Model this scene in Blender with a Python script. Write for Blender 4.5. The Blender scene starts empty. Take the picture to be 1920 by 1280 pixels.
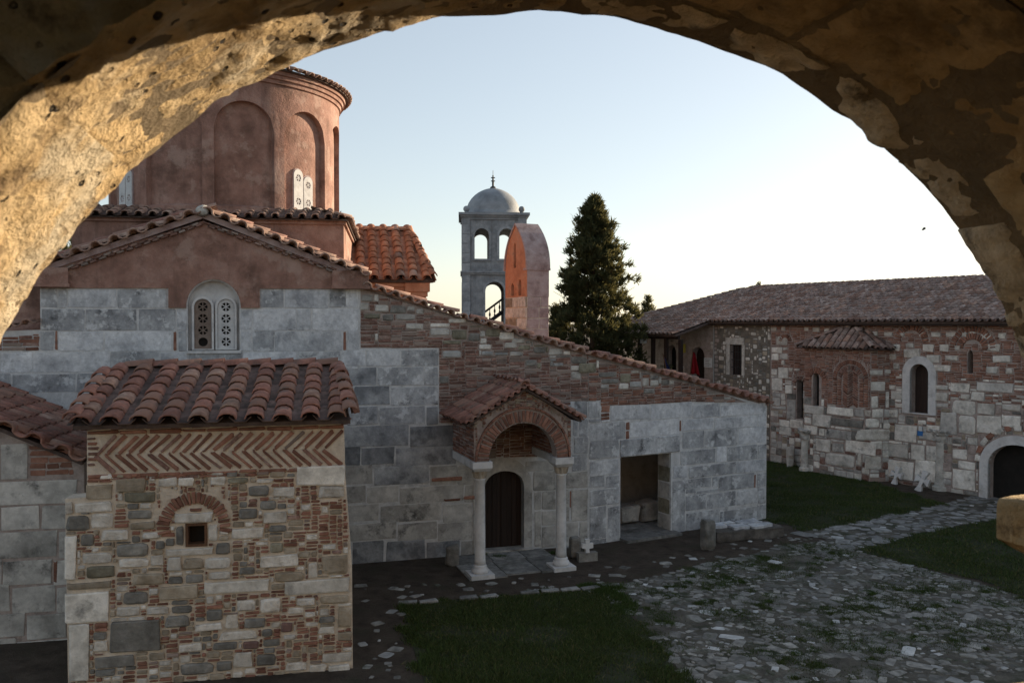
import bpy, bmesh, math, random
import numpy as np
from mathutils import Vector, Matrix, noise
random.seed(7)
rng = np.random.default_rng(7)
C = bpy.data.collections.new("place"); bpy.context.scene.collection.children.link(C)
sc = bpy.context.scene
R_ = math.radians
# ------------------------------------------------------------------ camera, sky, sun, exposure
FPX = 1600.0; CAMZ = 5.5; PITCH = math.atan(35/FPX)
cam = bpy.data.cameras.new("camera"); camo = bpy.data.objects.new("camera", cam); C.objects.link(camo)
cam.sensor_width = 36; cam.lens = 36*FPX/1920; cam.clip_start = 0.05; cam.clip_end = 6000
camo.location = (0, 0, CAMZ); camo.rotation_euler = (math.pi/2 - PITCH, 0, 0)
cam.dof.use_dof = True; cam.dof.focus_distance = 19; cam.dof.aperture_fstop = 9
sc.camera = camo
SUN_AZ = math.atan2(.80, .60); SUN_EL = R_(12.5)
world = bpy.data.worlds.new("World"); sc.world = world; world.use_nodes = True
wn = world.node_tree; wn.nodes.clear()
sky = wn.nodes.new("ShaderNodeTexSky"); sky.sky_type = 'NISHITA'; sky.sun_disc = False
sky.sun_elevation = SUN_EL; sky.sun_rotation = SUN_AZ; sky.air_density = 1.0; sky.dust_density = .6; sky.ozone_density = 1.4
bg = wn.nodes.new("ShaderNodeBackground"); bg.inputs[1].default_value = 0.14
wo = wn.nodes.new("ShaderNodeOutputWorld")
hs = wn.nodes.new("ShaderNodeHueSaturation"); hs.inputs["Saturation"].default_value = .74
wn.links.new(sky.outputs[0], hs.inputs["Color"]); gm = wn.nodes.new("ShaderNodeGamma"); gm.inputs[1].default_value = .66; wn.links.new(hs.outputs[0], gm.inputs[0]); wn.links.new(gm.outputs[0], bg.inputs[0]); wn.links.new(bg.outputs[0], wo.inputs[0])
sun = bpy.data.lights.new("sun", 'SUN'); suno = bpy.data.objects.new("sun", sun); C.objects.link(suno)
sun.energy = 4.6; sun.angle = R_(0.5); sun.color = (1.0, .80, .56)
Sdir = Vector((math.sin(SUN_AZ)*math.cos(SUN_EL), math.cos(SUN_AZ)*math.cos(SUN_EL), math.sin(SUN_EL)))
suno.rotation_euler = (-Sdir).to_track_quat('-Z', 'Y').to_euler()
sc.view_settings.view_transform = 'Standard'; sc.view_settings.look = 'None'
sc.view_settings.exposure = 1.22; sc.view_settings.gamma = 1.0; sc.view_settings.use_curve_mapping = False

# ------------------------------------------------------------------ picking points of the photograph
CP, SP = math.cos(PITCH), math.sin(PITCH)
def ray(px, py):
    a = (px-960)/FPX; b = (640-py)/FPX
    return Vector((a, CP+b*SP, -SP+b*CP))
def proj(p):
    x, y, z = p[0], p[1], p[2]-CAMZ
    d = y*CP - z*SP; v = y*SP + z*CP
    if d <= .05: return None
    return 960+FPX*x/d, 640-FPX*v/d, d
def gp(px, py, z=0.0):
    d = ray(px, py); t = (z-CAMZ)/d.z
    return Vector((d.x*t, d.y*t, z))
def at(px, py, Y):
    d = ray(px, py); t = Y/d.y
    return Vector((d.x*t, Y, CAMZ+d.z*t))
class Plane:
    """vertical plane: origin o (x, y), direction e to the right; u along e, v = height"""
    def __init__(s, o, e):
        l = math.hypot(*e); s.e = Vector((e[0]/l, e[1]/l, 0)); s.o = Vector((o[0], o[1], 0))
        s.out = Vector((s.e.y, -s.e.x, 0)); s.inn = -s.out
    def hit(s, px, py):
        d = ray(px, py); t = s.o.dot(s.out)/d.dot(s.out)
        p = d*t; return ((p-s.o).dot(s.e), CAMZ+p.z)
    def P(s, u, v, off=0.0): return s.o + s.e*u + Vector((0, 0, v)) + s.out*off
    def shift(s, off): 
        q = s.o + s.out*off; return Plane((q.x, q.y), (s.e.x, s.e.y))
    def M(s, u, v, w, h, d, rot=0.0, off=0.0):
        p = s.P(u, v, off); ca, sa = math.cos(rot), math.sin(rot)
        X = s.e*ca + Vector((0, 0, sa)); Z = -s.e*sa + Vector((0, 0, ca))
        return Matrix(((X.x*w, s.inn.x*d, Z.x*h, p.x), (X.y*w, s.inn.y*d, Z.y*h, p.y), (X.z*w, s.inn.z*d, Z.z*h, p.z), (0, 0, 0, 1)))

# ------------------------------------------------------------------ materials
MATS = {}
def ramp(nt, cols, lo=.3, hi=.7):
    r = nt.nodes.new("ShaderNodeValToRGB"); el = r.color_ramp.elements
    n = len(cols)
    el[0].position = lo; el[0].color = (*cols[0], 1); el[1].position = hi; el[1].color = (*cols[-1], 1)
    for i in range(1, n-1):
        e = el.new(lo+(hi-lo)*i/(n-1)); e.color = (*cols[i], 1)
    return r
def math_(nt, op, a, b=None, c=None):
    m = nt.nodes.new("ShaderNodeMath"); m.operation = op
    for i, v in enumerate((a, b, c)):
        if v is None: continue
        if isinstance(v, (int, float)): m.inputs[i].default_value = v
        else: nt.links.new(v, m.inputs[i])
    return m.outputs[0]
def mat(name, cols, scale=2.0, var=.2, bump=.25, bdist=.02, rough=.9, stain=None, fine=14, contrast=.35, stretch=None, pits=0, lo=.3, hi=.7, hue=None, spec=.25, blotch=None, streak=None):
    m = bpy.data.materials.new(name); m.use_nodes = True; nt = m.node_tree; L = nt.links
    b = nt.nodes["Principled BSDF"]; b.inputs["Roughness"].default_value = rough; b.inputs["Specular IOR Level"].default_value = spec
    geo = nt.nodes.new("ShaderNodeNewGeometry"); oi = nt.nodes.new("ShaderNodeObjectInfo")
    rnd = math_(nt, 'FRACT', math_(nt, 'ADD', oi.outputs["Random"], geo.outputs["Random Per Island"]))
    pos = geo.outputs["Position"]
    if stretch:
        vm = nt.nodes.new("ShaderNodeVectorMath"); vm.operation = 'MULTIPLY'; vm.inputs[1].default_value = stretch; L.new(pos, vm.inputs[0]); pos = vm.outputs[0]
    if var > 0:
        va = nt.nodes.new("ShaderNodeVectorMath"); va.operation = 'ADD'; L.new(pos, va.inputs[0])
        cx = nt.nodes.new("ShaderNodeCombineXYZ"); k = math_(nt, 'MULTIPLY', rnd, 37.0)
        for i in range(3): L.new(k, cx.inputs[i])
        L.new(cx.outputs[0], va.inputs[1]); npos = va.outputs[0]
    else: npos = pos
    def noi(p, s, det=6, ro=.6):
        n = nt.nodes.new("ShaderNodeTexNoise"); n.inputs["Scale"].default_value = s; n.inputs["Detail"].default_value = det; n.inputs["Roughness"].default_value = ro
        L.new(p, n.inputs["Vector"]); return n.outputs["Fac"]
    n1 = noi(npos, scale); rp = ramp(nt, cols, lo, hi); L.new(n1, rp.inputs[0]); col = rp.outputs[0]
    n2 = noi(npos, fine, 8, .7)
    def mul(col, fac):
        mx = nt.nodes.new("ShaderNodeVectorMath"); mx.operation = 'SCALE'; L.new(col, mx.inputs[0]); L.new(fac, mx.inputs[3]); return mx.outputs[0]
    col = mul(col, math_(nt, 'MULTIPLY_ADD', n2, 2*contrast, 1-contrast))
    if hue:      # second palette picked per piece
        mx = nt.nodes.new("ShaderNodeMix"); mx.data_type = 'RGBA'
        f = math_(nt, 'GREATER_THAN', math_(nt, 'FRACT', math_(nt, 'MULTIPLY', rnd, 7.31)), hue[1])
        L.new(f, mx.inputs[0]); L.new(col, mx.inputs[6]); mx.inputs[7].default_value = (*hue[0], 1)
        col = mx.outputs[2]; 
        col = mul(col, math_(nt, 'MULTIPLY_ADD', n2, .4, .8))
    if var > 0: col = mul(col, math_(nt, 'MULTIPLY_ADD', rnd, 2*var, 1-var))
    def mixto(col, c, fac):
        mx = nt.nodes.new("ShaderNodeMix"); mx.data_type = 'RGBA'; L.new(fac, mx.inputs[0]); L.new(col, mx.inputs[6]); mx.inputs[7].default_value = (*c, 1); return mx.outputs[2]
    if stain:    # colour, amount, scale
        n3 = noi(geo.outputs["Position"], stain[2], 9, .72)
        f = nt.nodes.new("ShaderNodeMapRange"); f.inputs[1].default_value = stain[3] if len(stain) > 3 else .52; f.inputs[2].default_value = f.inputs[1].default_value+.12; f.inputs[4].default_value = stain[1]
        L.new(n3, f.inputs[0]); col = mixto(col, stain[0], f.outputs[0])
    if streak:   # colour, amount: run-off marks drawn out down the wall
        vs = nt.nodes.new("ShaderNodeVectorMath"); vs.operation = 'MULTIPLY'; vs.inputs[1].default_value = (3.2, 3.2, .42); L.new(geo.outputs["Position"], vs.inputs[0])
        f = nt.nodes.new("ShaderNodeMapRange"); f.inputs[1].default_value = .54; f.inputs[2].default_value = .70; f.inputs[4].default_value = streak[1]
        L.new(noi(vs.outputs[0], 1.0, 7, .65), f.inputs[0]); col = mixto(col, streak[0], f.outputs[0])
    if blotch:
        n4 = noi(npos, blotch[2], 5, .65)
        f = nt.nodes.new("ShaderNodeMapRange"); f.inputs[1].default_value = .55; f.inputs[2].default_value = .62; f.inputs[4].default_value = blotch[1]
        L.new(n4, f.inputs[0]); col = mixto(col, blotch[0], f.outputs[0])
    L.new(col, b.inputs["Base Color"])
    h = n2
    h = math_(nt, 'ADD', h, math_(nt, 'MULTIPLY', noi(npos, fine*3.2, 4, .6), .45))
    if pits:
        vo = nt.nodes.new("ShaderNodeTexVoronoi"); vo.inputs["Scale"].default_value = pits; L.new(npos, vo.inputs["Vector"])
        pr = nt.nodes.new("ShaderNodeMapRange"); pr.inputs[1].default_value = .05; pr.inputs[2].default_value = .22; L.new(vo.outputs["Distance"], pr.inputs[0])
        h = math_(nt, 'ADD', h, math_(nt, 'MAXIMUM', pr.outputs[0], math_(nt, 'GREATER_THAN', .49, noi(npos, 6.0, 3))))
    bp = nt.nodes.new("ShaderNodeBump"); bp.inputs["Strength"].default_value = bump*2; bp.inputs["Distance"].default_value = bdist
    L.new(h, bp.inputs["Height"]); L.new(bp.outputs[0], b.inputs["Normal"])
    MATS[name] = m; return m
ashlar = mat("grey_ashlar", [(.20,.208,.222), (.36,.37,.385), (.52,.53,.54)], 1.6, .14, .35, .014, stain=((.05,.052,.056), .8, 2.6, .55), streak=((.14,.145,.15), .45), contrast=.6, fine=11, blotch=((.68,.70,.72), .6, 4.0))
ashlar_lt = mat("light_ashlar", [(.28,.29,.31), (.50,.515,.54), (.68,.69,.70)], 1.8, .16, .3, .012, stain=((.08,.085,.09), .6, 2.3, .58), contrast=.7, fine=11, blotch=((.62,.63,.64), .5, 5.0))
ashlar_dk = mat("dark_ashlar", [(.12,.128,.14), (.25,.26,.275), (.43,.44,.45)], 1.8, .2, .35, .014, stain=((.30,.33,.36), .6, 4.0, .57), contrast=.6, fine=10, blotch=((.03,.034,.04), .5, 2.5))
ashlar_low = mat("worn_ashlar", [(.22,.215,.20), (.39,.38,.36), (.56,.545,.515)], 1.5, .16, .3, .012, stain=((.035,.035,.035), .8, 1.7, .55), contrast=.5, fine=8, blotch=((.58,.565,.53), .5, 3.5))
mortar_c = mat("pale_mortar", [(.44,.445,.45), (.62,.625,.63)], 4, 0, .4, .01, stain=((.10,.10,.10), .6, 1.5, .56))
mortar_t = mat("tan_mortar", [(.48,.41,.33), (.68,.61,.52)], 3, 0, .6, .02, stain=((.15,.12,.095), .5, 1.8, .56))
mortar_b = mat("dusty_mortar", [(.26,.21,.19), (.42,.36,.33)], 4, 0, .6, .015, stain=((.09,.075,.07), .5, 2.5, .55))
brick_m = mat("red_brick", [(.14,.066,.048), (.23,.115,.082), (.31,.175,.13)], 5, .32, .4, .01, contrast=.4, fine=22, stain=((.07,.055,.05), .5, 3.0, .57))
brick_p = mat("dusty_brick", [(.13,.07,.058), (.20,.115,.092), (.30,.22,.19)], 4, .3, .5, .012, contrast=.5, fine=16, hue=((.24,.19,.165), .74), stain=((.06,.05,.045), .5, 2.2, .55))
st_w = mat("white_stone", [(.38,.345,.30), (.58,.55,.50), (.70,.68,.64)], 5, .2, .6, .02, contrast=.45, fine=14, stain=((.19,.17,.15), .6, 3.0, .56))
st_t = mat("tan_stone", [(.20,.165,.12), (.31,.265,.205), (.40,.355,.29)], 4, .2, .5, .02, contrast=.4, fine=14)
st_g = mat("slate_stone", [(.115,.11,.10), (.19,.185,.17), (.28,.27,.25)], 5, .25, .5, .02, contrast=.4, fine=14)
st_o = mat("olive_stone", [(.13,.12,.085), (.22,.205,.155), (.30,.285,.225)], 5, .25, .5, .02, contrast=.4, fine=14)
st_r = mat("rosy_stone", [(.17,.10,.09), (.27,.18,.155)], 5, .25, .5, .02)
st_l = mat("pale_block", [(.36,.345,.315), (.58,.56,.515), (.70,.68,.64)], 3, .25, .4, .015, contrast=.5, fine=10, stain=((.10,.10,.10), .6, 2.2, .55))
plaster = mat("pink_plaster", [(.19,.105,.08), (.29,.165,.13), (.38,.245,.20)], 1.6, 0, .6, .02, contrast=.38, fine=7, stain=((.11,.065,.05), .7, .9, .52), blotch=((.42,.30,.25), .5, 1.4), streak=((.12,.075,.06), .6))
plaster_o_bounce = mat("orange_plaster", [(.34,.145,.08), (.46,.21,.12), (.50,.29,.19)], 2, 0, .35, .015, contrast=.3, fine=9, stain=((.23,.12,.08), .6, 2.0, .55))  # on the belfry's left face this orange carries warm bounce light
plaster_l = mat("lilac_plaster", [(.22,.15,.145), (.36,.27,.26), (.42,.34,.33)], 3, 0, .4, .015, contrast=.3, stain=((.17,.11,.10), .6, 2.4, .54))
trim = mat("pale_marble", [(.42,.42,.42), (.56,.56,.56), (.62,.61,.6)], 3, .05, .2, .008, contrast=.2, stain=((.25,.22,.19), .5, 2.5, .56))
panel_b = mat("brown_panel", [(.16,.12,.10), (.23,.18,.15)], 5, 0, .3, .01)
tile_m = mat("terracotta_tile", [(.15,.068,.05), (.235,.11,.082), (.31,.16,.12)], 4, .24, .4, .008, contrast=.4, fine=20, hue=((.24,.135,.10), .66), stain=((.10,.08,.07), .8, 3.5, .53), rough=.75, spec=.4)
tile_o = mat("orange_tile", [(.22,.095,.055), (.36,.16,.095), (.46,.24,.15)], 4, .22, .3, .008, contrast=.35, fine=20, stain=((.16,.09,.06), .6, 3.0, .57), rough=.8)
tile_p = mat("faded_tile", [(.18,.105,.08), (.29,.185,.145), (.38,.28,.225)], 4, .25, .35, .008, contrast=.45, fine=18, stain=((.08,.07,.06), .7, 3.2, .54), rough=.8)
tile_g = mat("weathered_tile", [(.16,.115,.10), (.26,.19,.165), (.36,.30,.27)], 3, .26, .35, .01, contrast=.4, fine=12, hue=((.20,.125,.10), .85), stain=((.12,.105,.095), .6, 1.6, .55))
pan_m = mat("pan_tile_dark", [(.09,.06,.05), (.19,.13,.11)], 6, .25, .4, .01, stain=((.04,.038,.03), .7, 5, .5))
roof_bed = mat("roof_bedding", [(.06,.045,.04), (.12,.09,.08)], 6, 0, .4, .02)
dome_m = mat("dome_render", [(.17,.185,.20), (.25,.27,.29), (.32,.335,.35)], 1.2, 0, .25, .015, contrast=.3, fine=5, stain=((.12,.13,.135), .6, 1.0, .54), rough=.7)
tower_m = mat("tower_stone", [(.19,.205,.22), (.30,.32,.335), (.40,.42,.43)], 1.6, .12, .25, .015, contrast=.4, fine=7, stain=((.12,.125,.13), .7, 1.4, .54), streak=((.13,.135,.14), .6))
iron = mat("dark_iron", [(.02,.02,.022), (.05,.05,.05)], 8, 0, .2, .005, rough=.6)
wood_d = mat("dark_wood", [(.018,.012,.010), (.035,.022,.018)], 3, .15, .3, .006, stretch=(9, 9, .6), rough=.6)
wood_m = mat("brown_wood", [(.07,.035,.02), (.13,.07,.04)], 3, .1, .3, .006, stretch=(6, 6, 1), rough=.7)
dark = mat("dark_void", [(.012,.011,.01), (.02,.018,.016)], 3, 0, .1)
earth = mat("dark_earth", [(.035,.026,.02), (.065,.05,.038), (.10,.08,.062)], 3, 0, .8, .03, contrast=.5, fine=18, stain=((.016,.022,.008), .6, 1.5, .52))
yard_m = mat("trodden_dirt", [(.05,.046,.038), (.10,.092,.076), (.15,.138,.115)], 2.2, 0, .8, .02, contrast=.6, fine=16, stain=((.022,.032,.012), .8, 1.3, .5))
grass_m = mat("lawn_soil", [(.018,.022,.010), (.035,.04,.018)], 3, 0, .5, .02)
blade_m = mat("grass_blade", [(.022,.036,.011), (.045,.068,.018), (.085,.10,.032)], 1.3, .35, 0.0)
blade_y = mat("dry_grass", [(.08,.075,.03), (.16,.14,.06)], 1.3, .35, 0.0)
blade_l = mat("young_grass", [(.03,.055,.012), (.06,.095,.022)], 1.3, .35, 0.0)
cob_m = mat("cobble", [(.095,.093,.086), (.18,.176,.163), (.28,.273,.25)], 5, .4, .4, .01, contrast=.5, fine=18, stain=((.035,.045,.02), .8, 1.4, .52))
cob_w = mat("white_cobble", [(.28,.285,.28), (.46,.465,.46)], 5, .35, .3, .01, contrast=.4)
path_m = mat("path_slab", [(.12,.12,.115), (.21,.208,.20), (.31,.305,.29)], 5, .3, .4, .01, contrast=.5, fine=18, stain=((.04,.048,.03), .6, 2.2, .55))
rock = mat("golden_rock", [(.28,.185,.085), (.50,.36,.19), (.64,.50,.31)], 4.5, .08, .9, .024, contrast=.65, fine=12, stain=((.13,.085,.045), .85, 9.0, .54), pits=30, rough=.95, blotch=((.62,.56,.44), .6, 2.2))
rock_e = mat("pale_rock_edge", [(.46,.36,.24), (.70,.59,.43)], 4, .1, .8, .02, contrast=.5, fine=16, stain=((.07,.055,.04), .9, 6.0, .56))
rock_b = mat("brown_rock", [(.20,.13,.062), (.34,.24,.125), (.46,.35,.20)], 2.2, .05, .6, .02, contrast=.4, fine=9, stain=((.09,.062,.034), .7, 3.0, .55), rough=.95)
loggia_m = mat("loggia_render", [(.38,.27,.14), (.52,.40,.24)], 3, 0, .5, .02, stain=((.15,.11,.07), .6, 2.0, .55))
rock_m = mat("joint_mortar", [(.13,.10,.062), (.24,.18,.11)], 4, 0, .6, .02)
leaf_m = mat("conifer_leaf", [(.022,.032,.016), (.045,.056,.026), (.085,.09,.035)], .9, .35, 0)
bench_m = mat('bench_slab', [(.05,.045,.04), (.10,.09,.08), (.15,.135,.12)], 4, 0, .6, .02, stain=((.03,.03,.028), .6, 3, .55))
_nt = leaf_m.node_tree; _b = _nt.nodes['Principled BSDF']; _o = _nt.nodes['Material Output']; _t = _nt.nodes.new('ShaderNodeBsdfTranslucent'); _t.inputs[0].default_value = (.12, .11, .045, 1); _m = _nt.nodes.new('ShaderNodeMixShader'); _m.inputs[0].default_value = .4
_nt.links.new(_b.outputs[0], _m.inputs[1]); _nt.links.new(_t.outputs[0], _m.inputs[2]); _nt.links.new(_m.outputs[0], _o.inputs['Surface'])
bark = mat("bark", [(.05,.035,.025), (.09,.065,.045)], 6, 0, .5, .02)
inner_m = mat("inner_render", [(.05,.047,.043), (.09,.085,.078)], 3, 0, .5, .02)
rubble_m = mat("rubble_mortar", [(.13,.115,.095), (.22,.195,.165)], 2.5, 0, .6, .02, stain=((.09,.085,.075), .6, 1.5, .54))
def flat(name, c, rough=.7, **k):
    return mat(name, [tuple(x*.85 for x in c), c], 5, 0, .15, .004, rough=rough, contrast=.15, **k)
red_m = flat("red_cloth", (.30,.012,.02)); blue_m = flat("blue_cloth", (.03,.05,.16)); white_m = flat("white_sign", (.6,.62,.62)); yellow_m = flat("yellow_sign", (.42,.35,.05)); sky_blue = flat("blue_enamel", (.04,.16,.42)); pipe_m = flat("grey_pipe", (.35,.35,.34)); letter_m = flat("grey_lettering", (.22,.23,.25))

# ------------------------------------------------------------------ object helpers
def thing(name, label, cat, loc, group=None):
    o = bpy.data.objects.new(name, None); o.location = loc; C.objects.link(o); o.empty_display_size = .2
    o["label"] = label; o["category"] = cat
    if group: o["group"] = group
    o["wl"] = 0; del o["wl"]
    WL[o.name] = Vector(loc); return o
WL = {}
def mesh_obj(name, verts, faces, m, parent=None, kind=None, smooth=False, label=None, mats=None, midx=None):
    off = WL.get(parent.name, Vector((0, 0, 0))) if parent else Vector((0, 0, 0))
    me = bpy.data.meshes.new(name)
    v = np.asarray([tuple(p) for p in verts], dtype=float) - np.array(off)
    me.from_pydata(v.tolist(), [], faces)
    for x in (mats or [m]): me.materials.append(x)
    if midx is not None: me.polygons.foreach_set("material_index", midx)
    if smooth: me.polygons.foreach_set("use_smooth", [True]*len(me.polygons))
    me.update()
    o = bpy.data.objects.new(name, me); C.objects.link(o)
    if parent: o.parent = parent; WL[o.name] = off
    if kind: o["kind"] = kind
    if label: o["label"] = label
    return o
def bm_obj(name, bm, m, parent=None, smooth=False, kind=None, label=None, mats=None):
    bmesh.ops.recalc_face_normals(bm, faces=bm.faces)
    vs = [v.co.copy() for v in bm.verts]; bm.verts.index_update()
    fs = [[v.index for v in f.verts] for f in bm.faces]; mi = [f.material_index for f in bm.faces]
    bm.free()
    return mesh_obj(name, vs, fs, m, parent, kind, smooth, label, mats, mi if mats else None)
def tag(o, label, cat, group=None):
    o["label"] = label; o["category"] = cat
    if group: o["group"] = group
    return o
def slab_bm(pl, outer, holes, thick, off=0.0, bm=None):
    bm = bm or bmesh.new(); t = bmesh.new(); edges = []
    for loop in [outer]+list(holes):
        vs = [t.verts.new(pl.P(u, v, off)) for u, v in loop]
        for i in range(len(vs)): edges.append(t.edges.new((vs[i], vs[(i+1) % len(vs)])))
    bmesh.ops.triangle_fill(t, edges=edges, use_beauty=True)
    r = bmesh.ops.extrude_face_region(t, geom=list(t.faces))
    for g in r["geom"]:
        if isinstance(g, bmesh.types.BMVert): g.co += pl.inn*thick
    bmesh.ops.recalc_face_normals(t, faces=t.faces)
    t.verts.index_update(); m = {}
    for v in t.verts: m[v.index] = bm.verts.new(v.co)
    for f in t.faces:
        try: bm.faces.new([m[v.index] for v in f.verts])
        except ValueError: pass
    t.free(); return bm
def slab(parent, name, pl, outer, holes, thick, m, off=0.0, **k):
    return bm_obj(name, slab_bm(pl, outer, holes, thick, off), m, parent, **k)
def box_bm(bm, o, X, Y, Z):
    vs = [bm.verts.new(o + X*i + Y*j + Z*k) for i in (0, 1) for j in (0, 1) for k in (0, 1)]
    for f in ((0,1,3,2), (4,6,7,5), (0,4,5,1), (2,3,7,6), (0,2,6,4), (1,5,7,3)): bm.faces.new([vs[i] for i in f])
def pbox(bm, pl, u0, u1, v0, v1, o0, o1):
    """box on a plane: from offset o0 out to o1"""
    box_bm(bm, pl.P(u0, v0, o0), pl.e*(u1-u0), pl.out*(o1-o0), Vector((0, 0, v1-v0)))
def arch_pts(u0, u1, v0, vs, vt, n=14, point=0.0):
    """opening from v0 up to the spring vs and the crown vt"""
    c = (u0+u1)/2; a = (u1-u0)/2; pts = [(u0, v0), (u1, v0)]
    for i in range(n+1):
        t = math.pi*i/n; s = math.sin(t); k = math.cos(t)
        pts.append((c+a*k, vs+(vt-vs)*(s**(1-point*.4) if point else s)))
    return pts
def lathe_bm(bm, c, prof, n=24):
    rings = []
    for r, z in prof: rings.append([bm.verts.new(c+Vector((r*math.cos(2*math.pi*i/n), r*math.sin(2*math.pi*i/n), z))) for i in range(n)])
    for a, b in zip(rings, rings[1:]):
        for i in range(n): bm.faces.new((a[i], a[(i+1) % n], b[(i+1) % n], b[i]))
    for rg in (rings[0][::-1], rings[-1]):
        try: bm.faces.new(rg)
        except ValueError: pass
def tube_bm(bm, p, q, r0, r1=None, n=8):
    r1 = r0 if r1 is None else r1; p = Vector(p); q = Vector(q); d = (q-p).normalized()
    a = d.orthogonal().normalized(); b = d.cross(a); R = []
    for c, r in ((p, r0), (q, r1)): R.append([bm.verts.new(c+a*r*math.cos(2*math.pi*i/n)+b*r*math.sin(2*math.pi*i/n)) for i in range(n)])
    for i in range(n): bm.faces.new((R[0][i], R[0][(i+1) % n], R[1][(i+1) % n], R[1][i]))
    bm.faces.new(R[0][::-1]); bm.faces.new(R[1])

# ------------------------------------------------------------------ pieces: stones, bricks, tiles
VAR = {}
def var_block(seed, bx, bz):
    r = random.Random(seed*97+5); V = []; F = []
    def ring(y, ix, iz, j):
        X = .5-ix; Z = .5-iz
        p = [(-X+bx, -Z), (X-bx, -Z), (X, -Z+bz), (X, Z-bz), (X-bx, Z), (-X+bx, Z), (-X, Z-bz), (-X, -Z+bz)]
        return [(x+J[i][0]*j, y+(J[i][2]*.12 if y < -.9 else 0), z+J[i][1]*j) for i, (x, z) in enumerate(p)]
    J = [(r.uniform(-1, 1)*bx*.9, r.uniform(-1, 1)*bz*.9, r.uniform(0, 1)) for _ in range(8)]
    V += ring(0, 0, 0, 1) + ring(-.75, 0, 0, 1) + ring(-1, bx*.8, bz*.8, 1)
    n = 8
    for k in (0, n):
        for i in range(n): F.append((k+i, k+(i+1) % n, k+n+(i+1) % n, k+n+i))
    F.append(tuple(range(2*n, 3*n)))
    return V, F
def var_stone(seed, *a):
    r = random.Random(seed*31+9); n = 10; V = []; F = []
    ra = [r.uniform(.88, 1.03) for _ in range(n)]; pw = r.uniform(.28, .46); q = r.uniform(0, .3)
    for y, k in ((0, 1.02), (-.55, 1.0), (-1, .72)):
        for i in range(n):
            t = 2*math.pi*(i+q)/n; c, s = math.cos(t), math.sin(t)
            V.append((.5*k*ra[i]*math.copysign(abs(c)**pw, c), y+(r.uniform(-.1, .12) if y == -1 else 0), .5*k*ra[i]*math.copysign(abs(s)**pw, s)))
    for k in (0, n):
        for i in range(n): F.append((k+i, k+(i+1) % n, k+n+(i+1) % n, k+n+i))
    F.append(tuple(range(2*n, 3*n)))
    return V, F
def var_tile(w, l, seg=5, peak=1, thin=False, rise=.42, t_=.022):
    V = []; F = []; n = seg+1; t = t_ if not thin else .018
    for y, k, dz in ((0, 1.0, .028), (l, .84, 0)):
        for rr in (0, t):
            for i in range(n):
                a = math.pi*i/seg; zz = math.sin(a)**.9*peak
                V.append((-math.cos(a)*(w/2-rr)*k, y, zz*(w*rise-rr)*k+dz))
    o0, i0, o1, i1 = 0, n, 2*n, 3*n
    for i in range(seg):
        F.append((o0+i, o0+i+1, o1+i+1, o1+i)); F.append((o0+i+1, o0+i, i0+i, i0+i+1))
        if not thin: F.append((i0+i+1, i0+i, i1+i, i1+i+1))
    return V, F
def variant(kind, *a):
    key = (kind,)+a
    if key not in VAR:
        V, F = {'block': var_block, 'stone': var_stone, 'tile': var_tile}[kind](*a)
        VAR[key] = (np.array(V, float), F, kind != 'block')
    return key
VM = {}
def var_mesh(key, m):
    k = (key, m.name)
    if k not in VM:
        V, F, sm = VAR[key]; me = bpy.data.meshes.new(key[0]); me.from_pydata(V.tolist(), [], F); me.materials.append(m)
        if sm and key[0] == 'tile': me.polygons.foreach_set("use_smooth", [True]*len(F))
        me.update(); VM[k] = me
    return VM[k]
BINS = {}
def add(parent, name, M, key, m, size, stuff=False):
    BINS.setdefault((parent.name, name), [parent, []])[1].append((M, key, m, size, stuff))
def flush(limit=290, minpx=9.0):
    for (pn, name), (parent, L) in BINS.items():
        off = WL.get(parent.name, Vector((0, 0, 0))); T = Matrix.Translation(-off)
        sc_ = []
        for i, (M, key, m, size, st) in enumerate(L):
            q = proj(M.translation); s = 0
            if q and -20 < q[0] < 1940 and -20 < q[1] < 1300 and not st: s = size*FPX/q[2]
            sc_.append((s, i))
        sc_.sort(reverse=True); chosen = {i for s, i in sc_[:limit] if s >= minpx}
        rest = [L[i] for i in range(len(L)) if i not in chosen]
        for i in sorted(chosen):
            M, key, m, size, st = L[i]
            o = bpy.data.objects.new(name, var_mesh(key, m)); C.objects.link(o); o.parent = parent; o.matrix_basis = T @ M
        if rest:
            VV = []; FF = []; MI = []; ml = []; n = 0; sm = []
            for M, key, m, size, st in rest:
                V, F, s_ = VAR[key]; A = np.array(T @ M); VV.append(V @ A[:3, :3].T + A[:3, 3])
                if m not in ml: ml.append(m)
                k = ml.index(m)
                for f in F: FF.append(tuple(x+n for x in f)); MI.append(k); sm.append(key[0] == 'tile')
                n += len(V)
            me = bpy.data.meshes.new(name); me.from_pydata(np.concatenate(VV).tolist(), [], FF)
            for m in ml: me.materials.append(m)
            me.polygons.foreach_set("material_index", MI); me.polygons.foreach_set("use_smooth", sm); me.update()
            o = bpy.data.objects.new("small_"+name if not name.startswith("small") else name, me); C.objects.link(o); o.parent = parent; o["kind"] = "stuff"
def clas(x, opts): return min(opts, key=lambda o: abs(o-x))
def block(parent, pl, u0, u1, v0, v1, m, name="stone_block", d=None, gap=.0055, bev=.018, rot=0.0, off=0.0, kind='block', jit=.004):
    w = u1-u0-gap*2; h = v1-v0-gap*2
    if w < .02 or h < .012: return
    d = (.006+random.uniform(0, .009)) if d is None else d
    if kind == 'block': key = variant('block', random.randrange(5), clas(bev/w, (.01, .025, .05, .1, .18)), clas(bev/h, (.02, .05, .1, .2, .3)))
    else: key = variant('stone', random.randrange(12))
    M = pl.M((u0+u1)/2+random.uniform(-jit, jit), (v0+v1)/2+random.uniform(-jit, jit)*.5, w, h, d, rot+random.uniform(-.006, .006), off)
    add(parent, name, M, key, m, max(w, h))
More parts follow.
